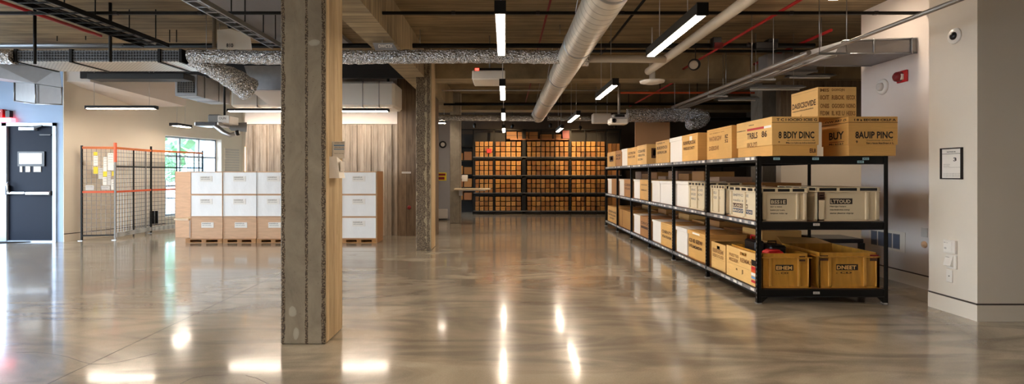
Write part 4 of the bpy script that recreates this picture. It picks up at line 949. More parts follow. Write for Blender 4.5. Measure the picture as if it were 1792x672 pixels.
# middle shelf, aisle side
zm = SH[1]+.003; G2 = 'boxes on the middle shelf'
def crate(x0, x1, y0, y1, z0, h, body, panel, label, group, face_text=None, side_text=None, lid=True, stickers=(), name='crate', open_top=False):
    z1 = z0+h; t = thing(name, ((x0+x1)/2,(y0+y1)/2,z0), label, 'crate', group)
    w = .018; b = MB(); zr = z1-.055
    g = .02
    if open_top:
        b.box(x0+g, x1-g, y0+g, y1-g, z0, z0+.015, body)
        b.box(x0+g, x1-g, y0+g, y0+g+.012, z0, z1, body); b.box(x0+g, x1-g, y1-g-.012, y1-g, z0, z1, body)
        b.box(x0+g, x0+g+.012, y0+g, y1-g, z0, z1, body); b.box(x1-g-.012, x1-g, y0+g, y1-g, z0, z1, body)
    else: b.box(x0+g, x1-g, y0+g, y1-g, z0, z1-.01, body)
    # corner and middle ribs
    W_ = x1-x0; D_ = y1-y0
    for u in (0, .78) if not open_top else (0, .16, .74, .95):
        b.box(x0+W_*u, x0+W_*u+W_*(.05 if u else .12 if not open_top else .04), y0, y0+g+.002, z0, zr, body, bev=.004)
    b.box(x1-W_*.06, x1, y0, y0+g+.002, z0, zr, body, bev=.004)
    for u in (0, .48, .93): b.box(x0, x0+g+.002, y0+D_*u, y0+D_*u+.045, z0, zr, body, bev=.004)
    b.box(x0, x1, y0, y0+g+.002, z0, z0+.02, body)
    b.box(x0, x0+g+.002, y0, y1, z0, z0+.02, body)
    if face_text:
        fx = x0+W_*(.22 if not open_top else .3); fz_0 = z0+h*.5; yy = y0+g-.0015
        b.box(fx, fx+W_*.36, yy-.001, yy, fz_0, fz_0+h*.17, 'ink'); b.text(face_text[0], (fx+.008, yy-.002, fz_0+h*.025), RT, UP, W_*.32, h*.11, 'print_light' if not open_top else 'card_light')
        for k, s_ in enumerate(face_text[1:]): b.text(s_, (fx, yy, fz_0-h*.1*(k+1)), RT, UP, W_*(.26+.06*k), h*.055, 'ink')
    if side_text:
        xx = x0+g-.0015; yc = y1-D_*.1
        for k, (s_, w_, m_) in enumerate(side_text):
            zz = z0+h*(.68-.17*k)
            if m_ != 'ink_grey': b.box(xx-.001, xx, yc-D_*w_-.01, yc+.01, zz-.01, zz+h*.11, m_); b.text(s_, (xx-.002, yc, zz), LFc, UP, D_*w_, h*.08, 'print_light')
            else: b.text(s_, (xx, yc, zz), LFc, UP, D_*w_, h*.09, 'ink_grey')
    for (u, v, uw, vh, m_) in stickers: b.box(x0+W_*u, x0+W_*(u+uw), y0-.003, y0+.001, z0+h*v, z0+h*(v+vh), m_)
    b.done('crate_body', t)
    r = MB(); r.box(x0-.008, x1+.008, y0-.008, y0+.02, zr, zr+.014, body, bev=.003); r.box(x0-.008, x0+.02, y0-.008, y1+.008, zr, zr+.014, body, bev=.003)
    r.box(x1-.02, x1+.008, y0-.008, y1+.008, zr, zr+.014, body, bev=.003); r.box(x0-.008, x1+.008, y1-.02, y1+.008, zr, zr+.014, body, bev=.003)
    r.done('rim', t)
    if lid:
        l = MB(); l.box(x0+.004, x1-.004, y0+.004, y1-.004, zr+.014, z1-.008, 'dark_gear')
        l.box(x0-.006, x1+.006, y0-.006, y1+.006, z1-.008, z1, body, bev=.002)
        for k in range(4): xx = x0+(W_-.02)*k/3; l.box(xx-.006, xx+.022, y0-.006, y0+.01, zr+.014, z1-.008, body)
        n = 5
        for k in range(n+1): yy = y0+(D_-.02)*k/n; l.box(x0-.006, x0+.01, yy-.004, yy+.024, zr+.014, z1-.008, body)
        l.done('lid', t)
    return t
cy0 = SY0+.05
crate(2.985, 3.52, cy0, 6.86, zm, .385, 'cream_plastic', 'cream_panel', 'cream plastic crate, left of the two facing forward on the middle shelf', G2, ('BSS1E','ting e mms:','busimw yryr w.ssra.','tmjmw tubs up'), [('IMPFONE',.5,'ink_grey'), ('nsslo sasl',.45,'ink_grey'), ('LOSOM',.46,'ink_dark_brown'), ('BRGOTYOS',.6,'ink_blue')])
crate(3.64, 4.37, cy0, 6.86, zm, .395, 'cream_plastic', 'cream_panel', 'cream plastic crate, right of the two facing forward on the middle shelf', G2, ('LTTOUD','Nerojps hatars','magintngns.onny','sams jlasms mpgp'), None, stickers=((.02,.62,.1,.24,'ink_dark_brown'), (.03,.66,.08,.04,'print_light'), (.03,.74,.08,.03,'print_light')))
crate(2.96, 3.5, 6.93, 7.4, zm, .395, 'cream_plastic', 'cream_panel', 'cream plastic crate in the first bay, behind the near left one', G2, None, [('ELUI',.4,'ink_grey'), ('GELS',.5,'ink_grey')])
crate(2.96, 3.5, 7.62, 8.3, zm, .42, 'cream_plastic', 'cream_panel', 'cream crate with a printed grey panel, nearest in the second bay', G2, None, [('IINCISOIS',.7,'ink_grey'), ('IKESVIOV',.7,'ink_grey'), ('MASAA',.5,'ink_grey')])
aisle(8.34, 8.93, zm, .43, 'white_carton', 'white lidded carton behind the grey-panel crate on the middle shelf', [], lid=.12, lidm='white_carton', g=G2)
aisle(9.12, 9.86, zm, .42, 'white_carton', 'nearer white carton of the pair in the third middle-shelf bay', [], lid=.12, lidm='white_carton', g=G2)
aisle(9.88, 10.43, zm, .42, 'white_carton', 'farther white carton of the pair in the third middle-shelf bay', [], lid=.12, lidm='white_carton', g=G2)
def bay_pair(i, z, h, m1, l1, m2, l2, sp=.5, g=G2, p1=(), p2=(), lid1=None, lid2=None):
    y = SY0+BAY*i+.1; ym_ = y+(BAY-.2)*sp
    aisle(y, ym_-.01, z, h, m1, l1, p1, g=g, lid=lid1, lidm=m1); aisle(ym_, y+BAY-.17, z, h, m2, l2, p2, g=g, lid=lid2, lidm=m2)
bay_pair(3, zm, .43, 'card', 'brown carton with small print beside the white one in fourth middle-shelf bay', 'white_carton', 'white carton in the fourth middle-shelf bay', .6, p1=[('T','s','CS KUCAE',.15,.72,.6,.06,'ink_dark_brown'),('T','s','IISIKAC',.15,.45,.6,.07,'ink_dark_brown')], lid2=.1)
bay_pair(4, zm, .42, 'card_dark', 'brown carton in the fifth middle-shelf bay', 'white_carton', 'white carton in the fifth middle-shelf bay', .6, p1=PR('CEISI','VOLAC'), lid2=.1)
bay_pair(5, zm, .42, 'card_dark', 'brown carton in the last middle-shelf bay', 'white_carton', 'white carton in the last middle-shelf bay', .6, lid2=.1)
# bottom shelf
zb = SH[0]+.003; G3 = 'boxes on the bottom shelf'
crate(2.99, 3.57, cy0, 6.86, zb, .40, 'crate_amber', 'crate_amber', 'amber open crate full of tools, left of the two at the shelving end', G3, ('EIHEM','   . . CD'), None, lid=False, open_top=True, stickers=((.76,.86,.12,.07,'ink_dark_brown'), (.76,.78,.12,.05,'ink_dark_brown')))
crate(3.66, 4.37, cy0, 6.86, zb, .41, 'crate_amber', 'crate_amber', 'amber open crate with folded flaps, right of the two at the shelving end', G3, ('DNEET','   : CD'), None, lid=False, open_top=True, stickers=((.02,.86,.13,.07,'ink_dark_brown'), (.02,.78,.13,.06,'ink_dark_brown'), (.84,.85,.14,.1,'dark_red'), (.84,.77,.12,.07,'ink_dark_brown')))
for (x, y, z, sx, sy, sz, m, nm, lb, c) in ((3.2,6.15,zb+.36,.1,.08,.055,'red','tool_pouch','flat red pouch lying on the left amber crate','pouch'), (3.32,6.4,zb+.3,.1,.16,.16,'dark_gear','tool_case','upright black case sticking out of the left amber crate','case'), (3.15,6.5,zb+.3,.06,.15,.2,'dark_gear','tool_bag','taller black bag in the left amber crate beside the red pouch','bag')):
    b = MB(); b.box(x-sx, x+sx, y-sy, y+sy, zb+.02, z+sz, m, bev=.02)
    if nm == 'tool_case': b.tube([(x-.05,y,z+sz-.01),(x-.05,y,z+sz+.035),(x+.05,y,z+sz+.035),(x+.05,y,z+sz-.01)], .008, 'black_metal', 8)
    if nm == 'tool_bag': b.tube([(x,y-.1,z+sz-.01),(x,y-.08,z+sz+.05),(x,y+.08,z+sz+.05),(x,y+.1,z+sz-.01)], .01, 'red', 8)
    if nm == 'tool_pouch': b.disc((x,y,z+sz), (0,0,1), [(.085,0),(.08,.012),(.03,.016)], 'red', 18)
    tag(b.done(nm), lb, c)
# flaps of the right crate
def flap_carton(B, m, label, prints):
    x0,x1,y0,y1,z0,z1 = B; t = thing('carton', ((x0+x1)/2,(y0+y1)/2,z0), label, 'carton', G3); b = MB(); w = .006
    b.box(x0,x1,y0,y1,z0,z0+w,m); b.box(x0,x1,y0,y0+w,z0,z1,m); b.box(x0,x1,y1-w,y1,z0,z1,m); b.box(x1-w,x1,y0,y1,z0,z1,m)
    hy0 = y0+(y1-y0)*.4; hy1 = y0+(y1-y0)*.62       # hand hole in the aisle side
    b.box(x0,x0+w,y0,hy0,z0,z1,m); b.box(x0,x0+w,hy1,y1,z0,z1,m); b.box(x0,x0+w,hy0,hy1,z0,z1-.085,m); b.box(x0,x0+w,hy0,hy1,z1-.035,z1,m)
    for p in prints: (put_text if p[0] == 'T' else put_box)(b, *p[1:], B)
    b.done('carton_body', t)
    for (c, d) in (((x1,(y0+y1)/2),(1,0)), (((x0+x1)/2,y1),(0,1))):
        q = MB()
        if d[0]: q.hull([(x1,y0+.01,z1),(x1,y1-.01,z1),(x1+.14,y0+.02,z1+.03),(x1+.14,y1-.02,z1+.03),(x1,y0+.01,z1-.005),(x1,y1-.01,z1-.005),(x1+.14,y0+.02,z1+.025),(x1+.14,y1-.02,z1+.025)], m)
        else: q.hull([(x0+.01,y1,z1),(x1-.01,y1,z1),(x0+.02,y1-.14,z1+.02),(x1-.02,y1-.14,z1+.02),(x0+.01,y1,z1-.005),(x1-.01,y1,z1-.005),(x0+.02,y1-.14,z1+.015),(x1-.02,y1-.14,z1+.015)], m)
        q.done('flap', t)
    b = MB(); b.box(x0+.03, x1-.03, y0+.03, y1-.03, z0+w, z1-.06, 'dark_gear', bev=.02)
    tag(b.done('wrapped_bundle'), 'dark bundle inside the ' + label.split(',')[0], 'bundle')
MB().hull([(3.68,6.84,zb+.41),(4.35,6.84,zb+.41),(3.75,7.1,zb+.47),(4.3,7.1,zb+.45),(3.68,6.84,zb+.405),(4.35,6.84,zb+.405),(3.75,7.1,zb+.465),(4.3,7.1,zb+.445)], 'card').done('flap', [o for o in COL.objects if o.name.startswith('crate') and o.get('label','').startswith('amber open crate with folded')][0])
flap_carton((2.96, 3.5, 6.9, 7.38, zb, .54), 'card_light', 'open brown carton with flaps in the first bay, farther from the camera', [('T','s','IIBBIRIIEEMI',.1,.62,.75,.16,'ink_faint'), ('T','s','IIEBIOOLESI',.1,.45,.75,.12,'ink_faint'), ('B','s',.1,.9,.4,.405,'ink_faint')])
# narrow printed carton beside the left amber crate, seen from the aisle
def side_skin():
    B = (2.945, 2.975, 6.04, 6.84, zb, .56)
    t = thing('carton_sleeve', (2.96,6.44,zb), 'flat brown carton side with a hand hole standing against the left amber crate', 'carton'); b = MB(); x0,x1,y0,y1,z0,z1 = B
    hy0, hy1 = 6.28, 6.45
    b.box(x0,x1,y0,hy0,z0,z1,'card_light'); b.box(x0,x1,hy1,y1,z0,z1,'card_light'); b.box(x0,x1,hy0,hy1,z0,z1-.07,'card_light'); b.box(x0,x1,hy0,hy1,z1-.03,z1,'card_light')
    for p in (('T','s','FRIEETEEI',.1,.68,.34,.1,'ink_faint'),('T','s','MIISSIEIK',.1,.52,.34,.12,'ink_faint'),('T','s','REEMIMUS',.5,.6,.38,.14,'ink_faint'),('T','s','m',.35,.28,.05,.06,'ink'),('T','s','JEI',.55,.2,.05,.16,'ink_dark_brown'),('B','s',.05,.8,.44,.445,'ink_faint'),
              ('B','s',.86,.99,.62,.8,'dark_gear'),('B','s',.86,.99,.5,.6,'red'),('B','s',.86,.99,.42,.5,'orange'),('B','s',.86,.99,.32,.4,'paper'),('B','s',.86,.99,.22,.3,'blue_paper'),('B','s',.86,.99,.1,.18,'red')):
        (put_text if p[0] == 'T' else put_box)(b, *p[1:], B)
    b.done('carton_side', t)
side_skin()
aisle(7.62, 8.36, zb, .43, 'card', 'printed brown carton nearest in the second bottom-shelf bay', PR('CS IE IEEW','IVTUMSMISW',.58)+[('B','s',.3,.7,.9,.96,'paper')], lid=.14, lidm='card', g=G3)
aisle(8.4, 8.94, zb, .43, 'white_carton', 'white carton farther in the second bottom-shelf bay', [], lid=.14, lidm='white_carton', g=G3)
bay_pair(2, zb, .42, 'card', 'printed brown carton in the third bottom-shelf bay', 'white_carton', 'white carton in the third bottom-shelf bay', .58, g=G3, p1=PR('CNIRNTV','VNAVEARM',.55), lid2=.1)
bay_pair(3, zb, .42, 'card_dark', 'printed brown carton in the fourth bottom-shelf bay', 'white_carton', 'white carton in the fourth bottom-shelf bay', .58, g=G3, p1=PR('CVIVCV','--------',.6), lid2=.1)
aisle(SY0+BAY*4+.1, SY0+BAY*5-.1, zb, .43, 'card_amber', 'wide yellowish carton filling the fifth bottom-shelf bay', [('B','s',.25,.27,.05,.98,'ink_dark_brown')], g=G3)
aisle(SY0+BAY*5+.1, SY0+BAY*6-.1, zb, .43, 'card', 'wide carton with a dark printed block in the last bottom-shelf bay', PR('EISINAE','IUVALSIA',.6)+[('T','s','GASEV',.2,.2,.5,.1,'ink_dark_brown')], g=G3)
# row behind on the wall side of the shelving
nthb = ['first','second','third','fourth','fifth','last']
for i in range(NB):
    for k in range(2):
        y = SY0+BAY*i+(.08 if k == 0 else .78)
        if i == 0 and k == 0: continue
        h = (.5, .6, .56, .62)[(i*2+k) % 4] if i > 1 else .42
        carton((3.76, 4.34, y if not (i == 0) else 7.0, (y if i else 7.0)+(.62 if i else .38), zm, zm+(h if i else .36)), ('card_pink','card_dark')[(i+k) % 2], f'{"pinkish" if (i+k)%2==0 else "brown"} carton on the wall side of the middle shelf, {nthb[i]} bay, {"nearer" if k == 0 else "farther"} one', 'wall side cartons on the middle shelf')
        if i: carton((3.76, 4.34, y, y+.62, zb, zb+(.5,.42)[k]), ('card_dark','card')[(i+k) % 2], f'carton on the wall side of the bottom shelf, {nthb[i]} bay, {"nearer" if k == 0 else "farther"} one', 'wall side cartons on the bottom shelf')
# grey paper box low near the wall
t = thing('equipment_case', (4.9,7.5,0), 'black and white open case on the floor between shelving and wall', 'case')
MB().box(4.62, 5.2, 7.5, 8.0, 0, .5, 'paper_grey', bev=.01).done('case_body', t); MB().box(4.6, 5.22, 7.48, 8.02, .5, .56, 'dark_gear', bev=.01).box(5.14,5.22,7.46,7.5,.2,.5,'dark_gear').done('lid', t)

# ================================================================== the wall of racking at the back
KY = 19.35
lv = (.13, .81, 1.47, 2.16)          # tops of the beams
px = lambda x: (x-CX)*KY/F
bays = [(830.5,863.5,4,'first'), (866,913,5,'second'), (921.5,996,9,'third'), (999.5,1060,7,'fourth')]
t = thing('back_racking', (px(945), KY, 0), 'tall black racking filled with small cartons across the back', 'racking')
for x, w in ((828.5,.05), (864.7,.06), (917,.14), (997.8,.07), (1062,.05), (1086,.05)):
    MB().box(px(x)-w/2, px(x)+w/2, KY-.02, KY+.06, 0, 3.2, 'black_metal').done('upright', t)
for x in (971.5, 946.5, 1023, 1044): MB().box(px(x)-.014, px(x)+.014, KY-.03, KY-.005, 0, 3.2, 'black_metal').done('thin_upright', t)
for z in lv: MB().box(px(828), px(1088), KY-.02, KY+.5, z-.1, z, 'black_metal').box(px(828), px(1088), KY-.028, KY-.02, z-.02, z-.004, 'galv_dull').done('shelf_beam', t)
MB().box(px(780), px(1088), KY-.02, KY+.04, 3.16, 3.2, 'black_metal').done('top_rail', t)
MB().box(px(828), px(1088), KY+.52, KY+.54, 0, 3.1, 'black_paint').done('back_panel', t)
MB().box(px(893), px(996), KY-.03, KY+.5, 2.795, 2.83, 'far_ply').done('upper_board', t)
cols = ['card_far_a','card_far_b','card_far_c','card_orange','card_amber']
proto = {}
tier = ['bottom','second','third','top']; row = ['lowest','middle','uppermost']
for bi, (a_, c_, n, bn) in enumerate(bays):
    X0, X1 = px(a_)+.01, px(c_)-.01; w = (X1-X0)/n
    for li, z in enumerate(lv):
        H = ((lv[li+1]-.1) if li < 3 else 2.79)-z-.03
        h = H/3
        for r_ in range(3):
            for k in range(n):
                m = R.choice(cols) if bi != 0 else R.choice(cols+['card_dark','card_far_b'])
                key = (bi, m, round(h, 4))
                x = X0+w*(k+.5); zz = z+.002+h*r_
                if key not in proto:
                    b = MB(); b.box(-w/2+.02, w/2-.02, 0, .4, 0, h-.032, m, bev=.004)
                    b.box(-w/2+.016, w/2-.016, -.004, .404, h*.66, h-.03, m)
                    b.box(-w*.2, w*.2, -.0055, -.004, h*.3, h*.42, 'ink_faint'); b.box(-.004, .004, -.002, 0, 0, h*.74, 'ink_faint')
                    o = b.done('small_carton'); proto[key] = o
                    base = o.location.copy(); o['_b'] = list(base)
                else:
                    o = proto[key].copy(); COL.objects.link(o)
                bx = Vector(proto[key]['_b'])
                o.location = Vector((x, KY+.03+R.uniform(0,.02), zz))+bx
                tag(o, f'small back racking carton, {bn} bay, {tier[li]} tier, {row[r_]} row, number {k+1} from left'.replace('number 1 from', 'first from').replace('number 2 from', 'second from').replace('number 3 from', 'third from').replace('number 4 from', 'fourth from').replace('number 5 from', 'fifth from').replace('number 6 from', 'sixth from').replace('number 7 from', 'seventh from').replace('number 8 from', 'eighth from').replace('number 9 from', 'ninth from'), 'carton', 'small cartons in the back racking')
for o in COL.objects:
    if '_b' in o: del o['_b']
for i, (a_, c_, h, nm) in enumerate(((886,905,.28,'first'), (906,925,.27,'second'), (926,942,.27,'third'), (945,967,.18,'fourth, flatter'), (969,984,.18,'fifth, flatter'))):
    tag(MB().box(px(a_)+.01, px(c_)-.01, KY+.07, KY+.45, 2.832, 2.832+h, 'card_far_c', bev=.006).box(px(a_)+.01, px(c_)-.01, KY+.066, KY+.07, 2.832+h*.45, 2.832+h*.5, 'ink').done('top_carton'), f'dark carton on the board on top of the racking, {nm} from left', 'carton', 'cartons on top of the back racking')
p = W(988,245,KY); tag(MB().box(px(984), px(996), KY-.08, KY-.03, 2.84, 3.14, 'dark_red', bev=.006).done('red_box'), 'dark red box at the top of the back racking', 'box')
p = W(856,264,KY-.1); tag(MB().box(p.x-.09, p.x+.09, KY-.06, KY-.035, p.z-.08, p.z+.08, 'red', bev=.004).done('red_label'), 'small red label on the first bay of the back racking', 'label')
# dim shelves in the gap at the left of the racking and on its right
t = thing('dim_racking', (-1.6, 20.3, 0), 'dim set-back racking in the dark gap left of the back racking', 'racking')
for z in (.5, 1.0, 1.5, 2.05, 2.6): MB().box(-2.4, px(826)-.03, 20.0, 20.5, z-.05, z, 'black_metal').done('shelf', t)
MB().box(-2.4, px(826)-.03, 20.5, 20.55, 0, 3.1, 'black_paint').done('back_panel', t)
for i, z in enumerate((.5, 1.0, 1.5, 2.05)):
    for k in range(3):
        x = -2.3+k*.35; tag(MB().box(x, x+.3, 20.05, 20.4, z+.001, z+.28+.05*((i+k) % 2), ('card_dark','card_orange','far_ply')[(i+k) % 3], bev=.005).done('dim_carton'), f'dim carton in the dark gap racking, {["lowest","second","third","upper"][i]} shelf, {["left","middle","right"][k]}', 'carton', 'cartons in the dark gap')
# extra cartons on the right continuation, visible above the shelving
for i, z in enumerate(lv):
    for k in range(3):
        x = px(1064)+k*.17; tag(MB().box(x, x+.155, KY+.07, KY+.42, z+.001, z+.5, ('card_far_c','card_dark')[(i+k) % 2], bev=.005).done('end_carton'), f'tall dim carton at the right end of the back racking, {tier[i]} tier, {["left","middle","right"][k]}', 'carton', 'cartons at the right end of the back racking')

# ================================================================== stacked cartons on pallets
YS = 11.25; Xs = lambda x: (x-CX)*YS/F; Zs = lambda y: CH+(CY-y)*YS/F
def pallet(x0, x1, label):
    t = thing('pallet', ((x0+x1)/2, YS+.25, 0), label, 'pallet', 'pallets under the carton stack')
    b = MB()
    for k in range(5): y = YS-.02+k*.125; b.box(x0, x1, y, y+.1, .07, .09, 'pallet_wood')
    b.done('deck_boards', t)
    for k in range(3):
        x = x0+(x1-x0-.1)*k/2; MB().box(x, x+.1, YS-.01, YS+.56, .016, .07, 'pallet_wood').done('stringer', t)
    b = MB()
    for k in range(3): y = YS-.02+k*.25; b.box(x0, x1, y, y+.1, 0, .016, 'pallet_wood')
    b.done('bottom_boards', t)
rows_ = [(418.2,379.6,'bottom'), (379.4,340.4,'middle'), (340.2,300,'top')]
colsL = [(332.5,389.5), (390.5,448.5), (449.5,507.5), (508.5,566)]
colR = [(598.5,658)]
for (a_, c_, lb) in ((325,389.5,'pallet under the leftmost column of cartons'), (390.5,448.5,'pallet under the second column of cartons'), (449.5,507.5,'pallet under the cartons left of the near column'), (508.5,566,'pallet hidden behind the near column'), (598,659,'pallet under the white cartons right of the near column')):
    pallet(Xs(a_)+.004, Xs(c_)-.004, lb)
cn = ['leftmost', 'second', 'third', 'fourth']
for ci, (a_, c_) in enumerate(colsL+colR):
    for ya, yb_, rn in rows_:
        x0, x1 = Xs(a_)+.003, Xs(c_)-.003; z0 = .091 if rn == 'bottom' else Zs(ya); z1 = Zs(yb_)
        right = ci == 4
        brown = rn == 'bottom' and not right
        lb = (f'{"pale wooden" if brown else "white film-wrapped"} carton, {rn} of the {cn[ci]} column in the pallet stack' if not right else f'white carton, {rn} one right of the near column')
        t = thing('pallet_carton', ((x0+x1)/2, YS+.25, z0), lb, 'carton', 'cartons stacked on pallets')
        b = MB(); b.box(x0+.005, x1-.005, YS+.012, YS+.5, z0+.002, z1-.004, 'blush_wood' if brown else 'wrap', bev=.006)
        body = b.done('carton_body', t)
        e = MB(); em = 'blush_wood'
        for q in ((x0,x1,z1-.022,z1-.001), (x0,x1,z0+.001,z0+.014)): e.box(q[0], q[1], YS, YS+.515, q[2], q[3], em)
        for q in ((x0,x0+.014), (x1-.014,x1)): e.box(q[0], q[1], YS+.004, YS+.515, z0+.001, z1-.001, em if (brown or ci == 0) else 'wrap')
        if right: e.box(x1-.002, x1+.0, YS+.0, YS+.515, z0, z1, em)
        e.done('edging', t)
        l = MB(); lx = x0+(x1-x0)*(.3 if not brown else .34); lw = (x1-x0)*.38; lz = z0+(z1-z0)*(.56 if not brown else .5)
        l.box(lx, lx+lw, YS+.006, YS+.012, lz, lz+.12, 'paper'); l.text('HANDLE', (lx+.02, YS+.005, lz+.08), RT, UP, lw*.7, .025, 'ink_grey'); l.text('with care please', (lx+.02, YS+.005, lz+.04), RT, UP, lw*.75, .02, 'ink_grey')
        tag(l.done('paper_label', body), 'white paper label')
tag(box(Xs(658)+.006, Xs(658)+.03, YS-.01, YS+.53, 0.0, Zs(299.5), 'brown_panel', bev=.002).done('side_board'), 'brown board standing against the right end of the white cartons', 'board')
b = MB(); p0 = W(306.5,407,12.2); p1 = W(336,300,12.2); b.box(p0.x, p1.x, 12.2, 12.24, .0, p1.z, 'blush_wood', bev=.003)
tag(b.done('end_board'), 'pale wooden board standing left of the pallet stack', 'board')
p0 = W(309,385,11.7); p1 = W(333,379.5,11.7)
t = thing('side_ledge', (p0.x,11.7,p0.z), 'narrow cream side table projecting left of the stack', 'table')
MB().box(p0.x, p1.x+.02, 11.6, 12.15, p0.z, p0.z+.04, 'plank_cream', bev=.005).done('table_top', t); MB().box(p1.x-.08, p1.x-.03, 11.9, 11.95, 0, p0.z, 'grey_plastic').box(p0.x+.06, p0.x+.1, 12.08, 12.12, 0, p0.z, 'grey_plastic').done('leg', t)

# ================================================================== wire mesh partition on the left
t = thing('mesh_partition', (-9.2, 12, 0), 'orange and black wire mesh partition in front of the cream wall', 'partition')
PP = [Vector((-9.55,11.6,0)), Vector((-8.90,11.74,0)), Vector((-9.02,13.1,0)), Vector((-8.62,14.65,0))]
tops = [2.15, 2.2, 2.21, 2.18]
for p, h, m in zip(PP, tops, ('black_metal','steel','black_metal','black_metal')):
    b = MB(); b.box(p.x-.016, p.x+.016, p.y-.016, p.y+.016, 0, h, m if m != 'steel' else 'grey_plastic')
    b.box(p.x-.05, p.x+.05, p.y-.05, p.y+.05, 0, .01, 'steel')
    if m == 'steel': b.box(p.x-.022, p.x+.022, p.y-.022, p.y+.022, h-.42, h+.02, 'orange')
    b.done('post', t)
for i in range(3):
    p, q = PP[i], PP[i+1]; d = (q-p); L = d.length; u = d.normalized(); a_ = math.atan2(d.y, d.x); c = (p+q)/2
    for z, h, nm in ((2.1,.05,'top_beam'), (1.1,.045,'middle_beam')):
        mb = MB().box(c.x-L/2+.02, c.x+L/2-.02, c.y-.02, c.y+.02, z-h/2, z+h/2, 'orange', rot=a_)
        if nm == 'top_beam': mb.box(c.x-L/2+.02, c.x+L/2-.02, c.y-.024, c.y+.024, z-.008, z+.008, 'card_amber', rot=a_)
        mb.done(nm, t)
    n = max(5, round(L/.1)); b = MB()
    for k in range(1, n):
        pt = p+u*(L*k/n); b.box(pt.x-.0035, pt.x+.0035, pt.y-.0035, pt.y+.0035, .1, 2.08, 'galv' if i else 'grey_plastic')
    z = .1
    while z < 2.08: b.box(c.x-L/2, c.x+L/2, c.y-.0035, c.y+.0035, z-.0035, z+.0035, 'black_metal' if i else 'grey_plastic', rot=a_); z += .1
    tag(b.done('mesh_panel', t), kind=None)
    if i:
        MB().box(c.x-L/2+.02, c.x+L/2-.02, c.y-.05, c.y+.02, .06, .16, 'perf_shelf', rot=a_).done('lower_ledge', t)
        MB().box(c.x-L/2+.02, c.x+L/2-.02, c.y-.012, c.y+.012, 1.66, 1.69, 'black_metal', rot=a_).done('rail', t)
        for ff in (.45, .8):
            pt = p+d*ff; MB().box(pt.x-.012, pt.x+.012, pt.y+.03, pt.y+.054, .0, 2.08, 'black_metal' if ff < .6 else 'grey_plastic').done('brace', t)
    else: MB().box(c.x-L/2, c.x+L/2, c.y-.012, c.y+.012, .1, .13, 'black_metal', rot=a_).done('rail', t)
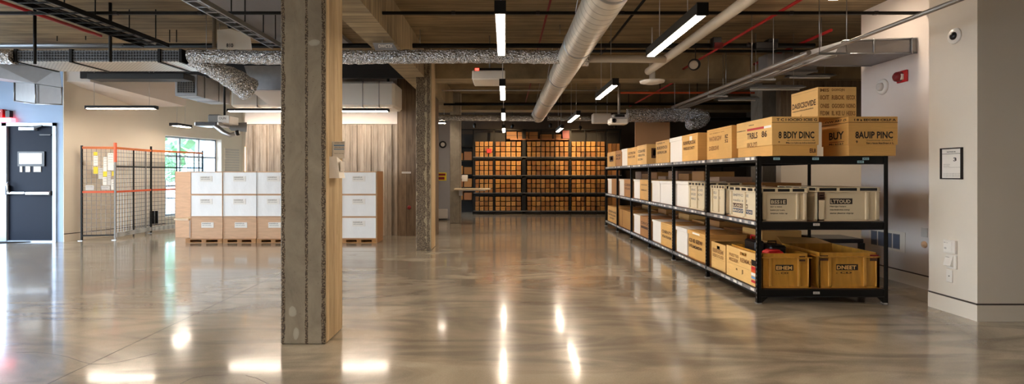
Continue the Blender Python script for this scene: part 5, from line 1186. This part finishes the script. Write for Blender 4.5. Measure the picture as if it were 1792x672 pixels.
# sheets on the first mesh panel
p, q = PP[0], PP[1]; d = q-p; L = d.length; u = d.normalized()
for (xa, xb, ya, yb_, m, lb) in ((155,163,266,272,'yellow','small yellow sheet at the top left of the mesh'), (155,164,273,290,'paper','white sheet between the two left yellow sheets on the mesh'), (155,164,292,304,'yellow','larger yellow square sheet on the mesh'),
    (165,174,294,313,'paper_grey','grey sheet right of the larger yellow one on the mesh'), (175,182,275,300,'paper','narrow white sheet with a pink heading on the mesh'), (174.5,182.5,300,309,'yellow','yellow-green sheet in the middle of the mesh'), (174,182,310,324,'paper','white sheet under the yellow-green one'),
    (184,201,268,298,'paper','largest white sheet at the top right of the mesh'), (192.5,201,300,308,'yellow','yellow warning sheet at the right of the mesh'), (191,202,314,332,'paper','lowest white sheet at the right of the mesh'), (183,190,300,324,'paper_grey','tall pale sheet between the yellow ones'), (139,156,324,333,'paper_grey','pale sheet low at the left of the mesh'), (171,188,325,332,'paper_grey','wide pale sheet low in the middle of the mesh')):
    t0 = (xa-133)/(201-133)*L+.02; t1 = min((xb-133)/(201-133)*L+.02, L-.03); c = p+u*((t0+t1)/2); Zc = c.y; z0 = 1.5+(CY-yb_)*Zc/F; z1 = 1.5+(CY-ya)*Zc/F
    b = MB(); nn = Vector((u.y,-u.x,0)); cc = c+nn*.008; b.box(cc.x-(t1-t0)/2, cc.x+(t1-t0)/2, cc.y-.001, cc.y+.001, z0, z1, m, rot=math.atan2(u.y,u.x))
    if m != 'yellow':
        o_ = p+u*(t0+.015)+nn*.0098
        for k in range(max(1, min(4, int((z1-z0)/.07)))):
            b.text(['NOTES','stock list','please keep clear','open mon to fri'][k], (o_.x,o_.y,z1-.045-k*.055), u, UP, (t1-t0)*.75, .018, 'ink_grey')
    tag(b.done('paper_sheet'), lb, 'paper sheet', 'sheets on the mesh partition')
# mesh basket by the partition
b = MB(); c = W(268,391,13.3)
for k in range(7):
    a_ = -.07+k*.023; b.box(c.x+a_-.004, c.x+a_+.004, 13.28, 13.3, c.z, c.z+.32, 'black_metal')
for k in range(8): b.box(c.x-.075, c.x+.075, 13.276, 13.28, c.z+k*.045, c.z+k*.045+.01, 'black_metal')
b.box(c.x-.075, c.x+.075, 13.28, 13.38, c.z-.01, c.z+.005, 'black_metal'); b.box(c.x-.075, c.x+.075, 13.36, 13.38, c.z, c.z+.32, 'black_metal')
tag(b.done('wire_basket'), 'small black wire basket hanging behind the mesh partition', 'basket')

# ================================================================== camera, sky, exposure
cam = bpy.data.cameras.new('camera'); co = bpy.data.objects.new('camera', cam); COL.objects.link(co)
co.location = (0, 0, CH); co.rotation_euler = (math.pi/2, 0, 0)
cam.sensor_width = 36; cam.lens = 36*F/1792; cam.shift_x = 12/1792; cam.shift_y = -31/1792; cam.clip_start = .05; cam.clip_end = 200
SC.camera = co
w = bpy.data.worlds.new('World'); SC.world = w; w.use_nodes = True; nt = w.node_tree; bg = nt.nodes['Background']
sky = nt.nodes.new('ShaderNodeTexSky'); sky.sky_type = 'HOSEK_WILKIE'; sky.turbidity = 4; sky.sun_direction = (-.5, -.3, .8)
mx = nt.nodes.new('ShaderNodeMix'); mx.data_type = 'RGBA'; mx.inputs[0].default_value = .65; mx.inputs[7].default_value = (.72,.86,1,1)
nt.links.new(sky.outputs[0], mx.inputs[6]); nt.links.new(mx.outputs[2], bg.inputs[0]); bg.inputs[1].default_value = 9.0
SC.view_settings.view_transform = 'Standard'; SC.view_settings.look = 'None'; SC.view_settings.gamma = 1; SC.view_settings.use_curve_mapping = False
SC.view_settings.exposure = 1.58
SC.cycles.use_denoising = True
SC.cycles.max_bounces = 7; SC.cycles.diffuse_bounces = 4; SC.cycles.glossy_bounces = 3; SC.cycles.transmission_bounces = 4
SC.cycles.sample_clamp_indirect = 6; SC.cycles.use_light_tree = True
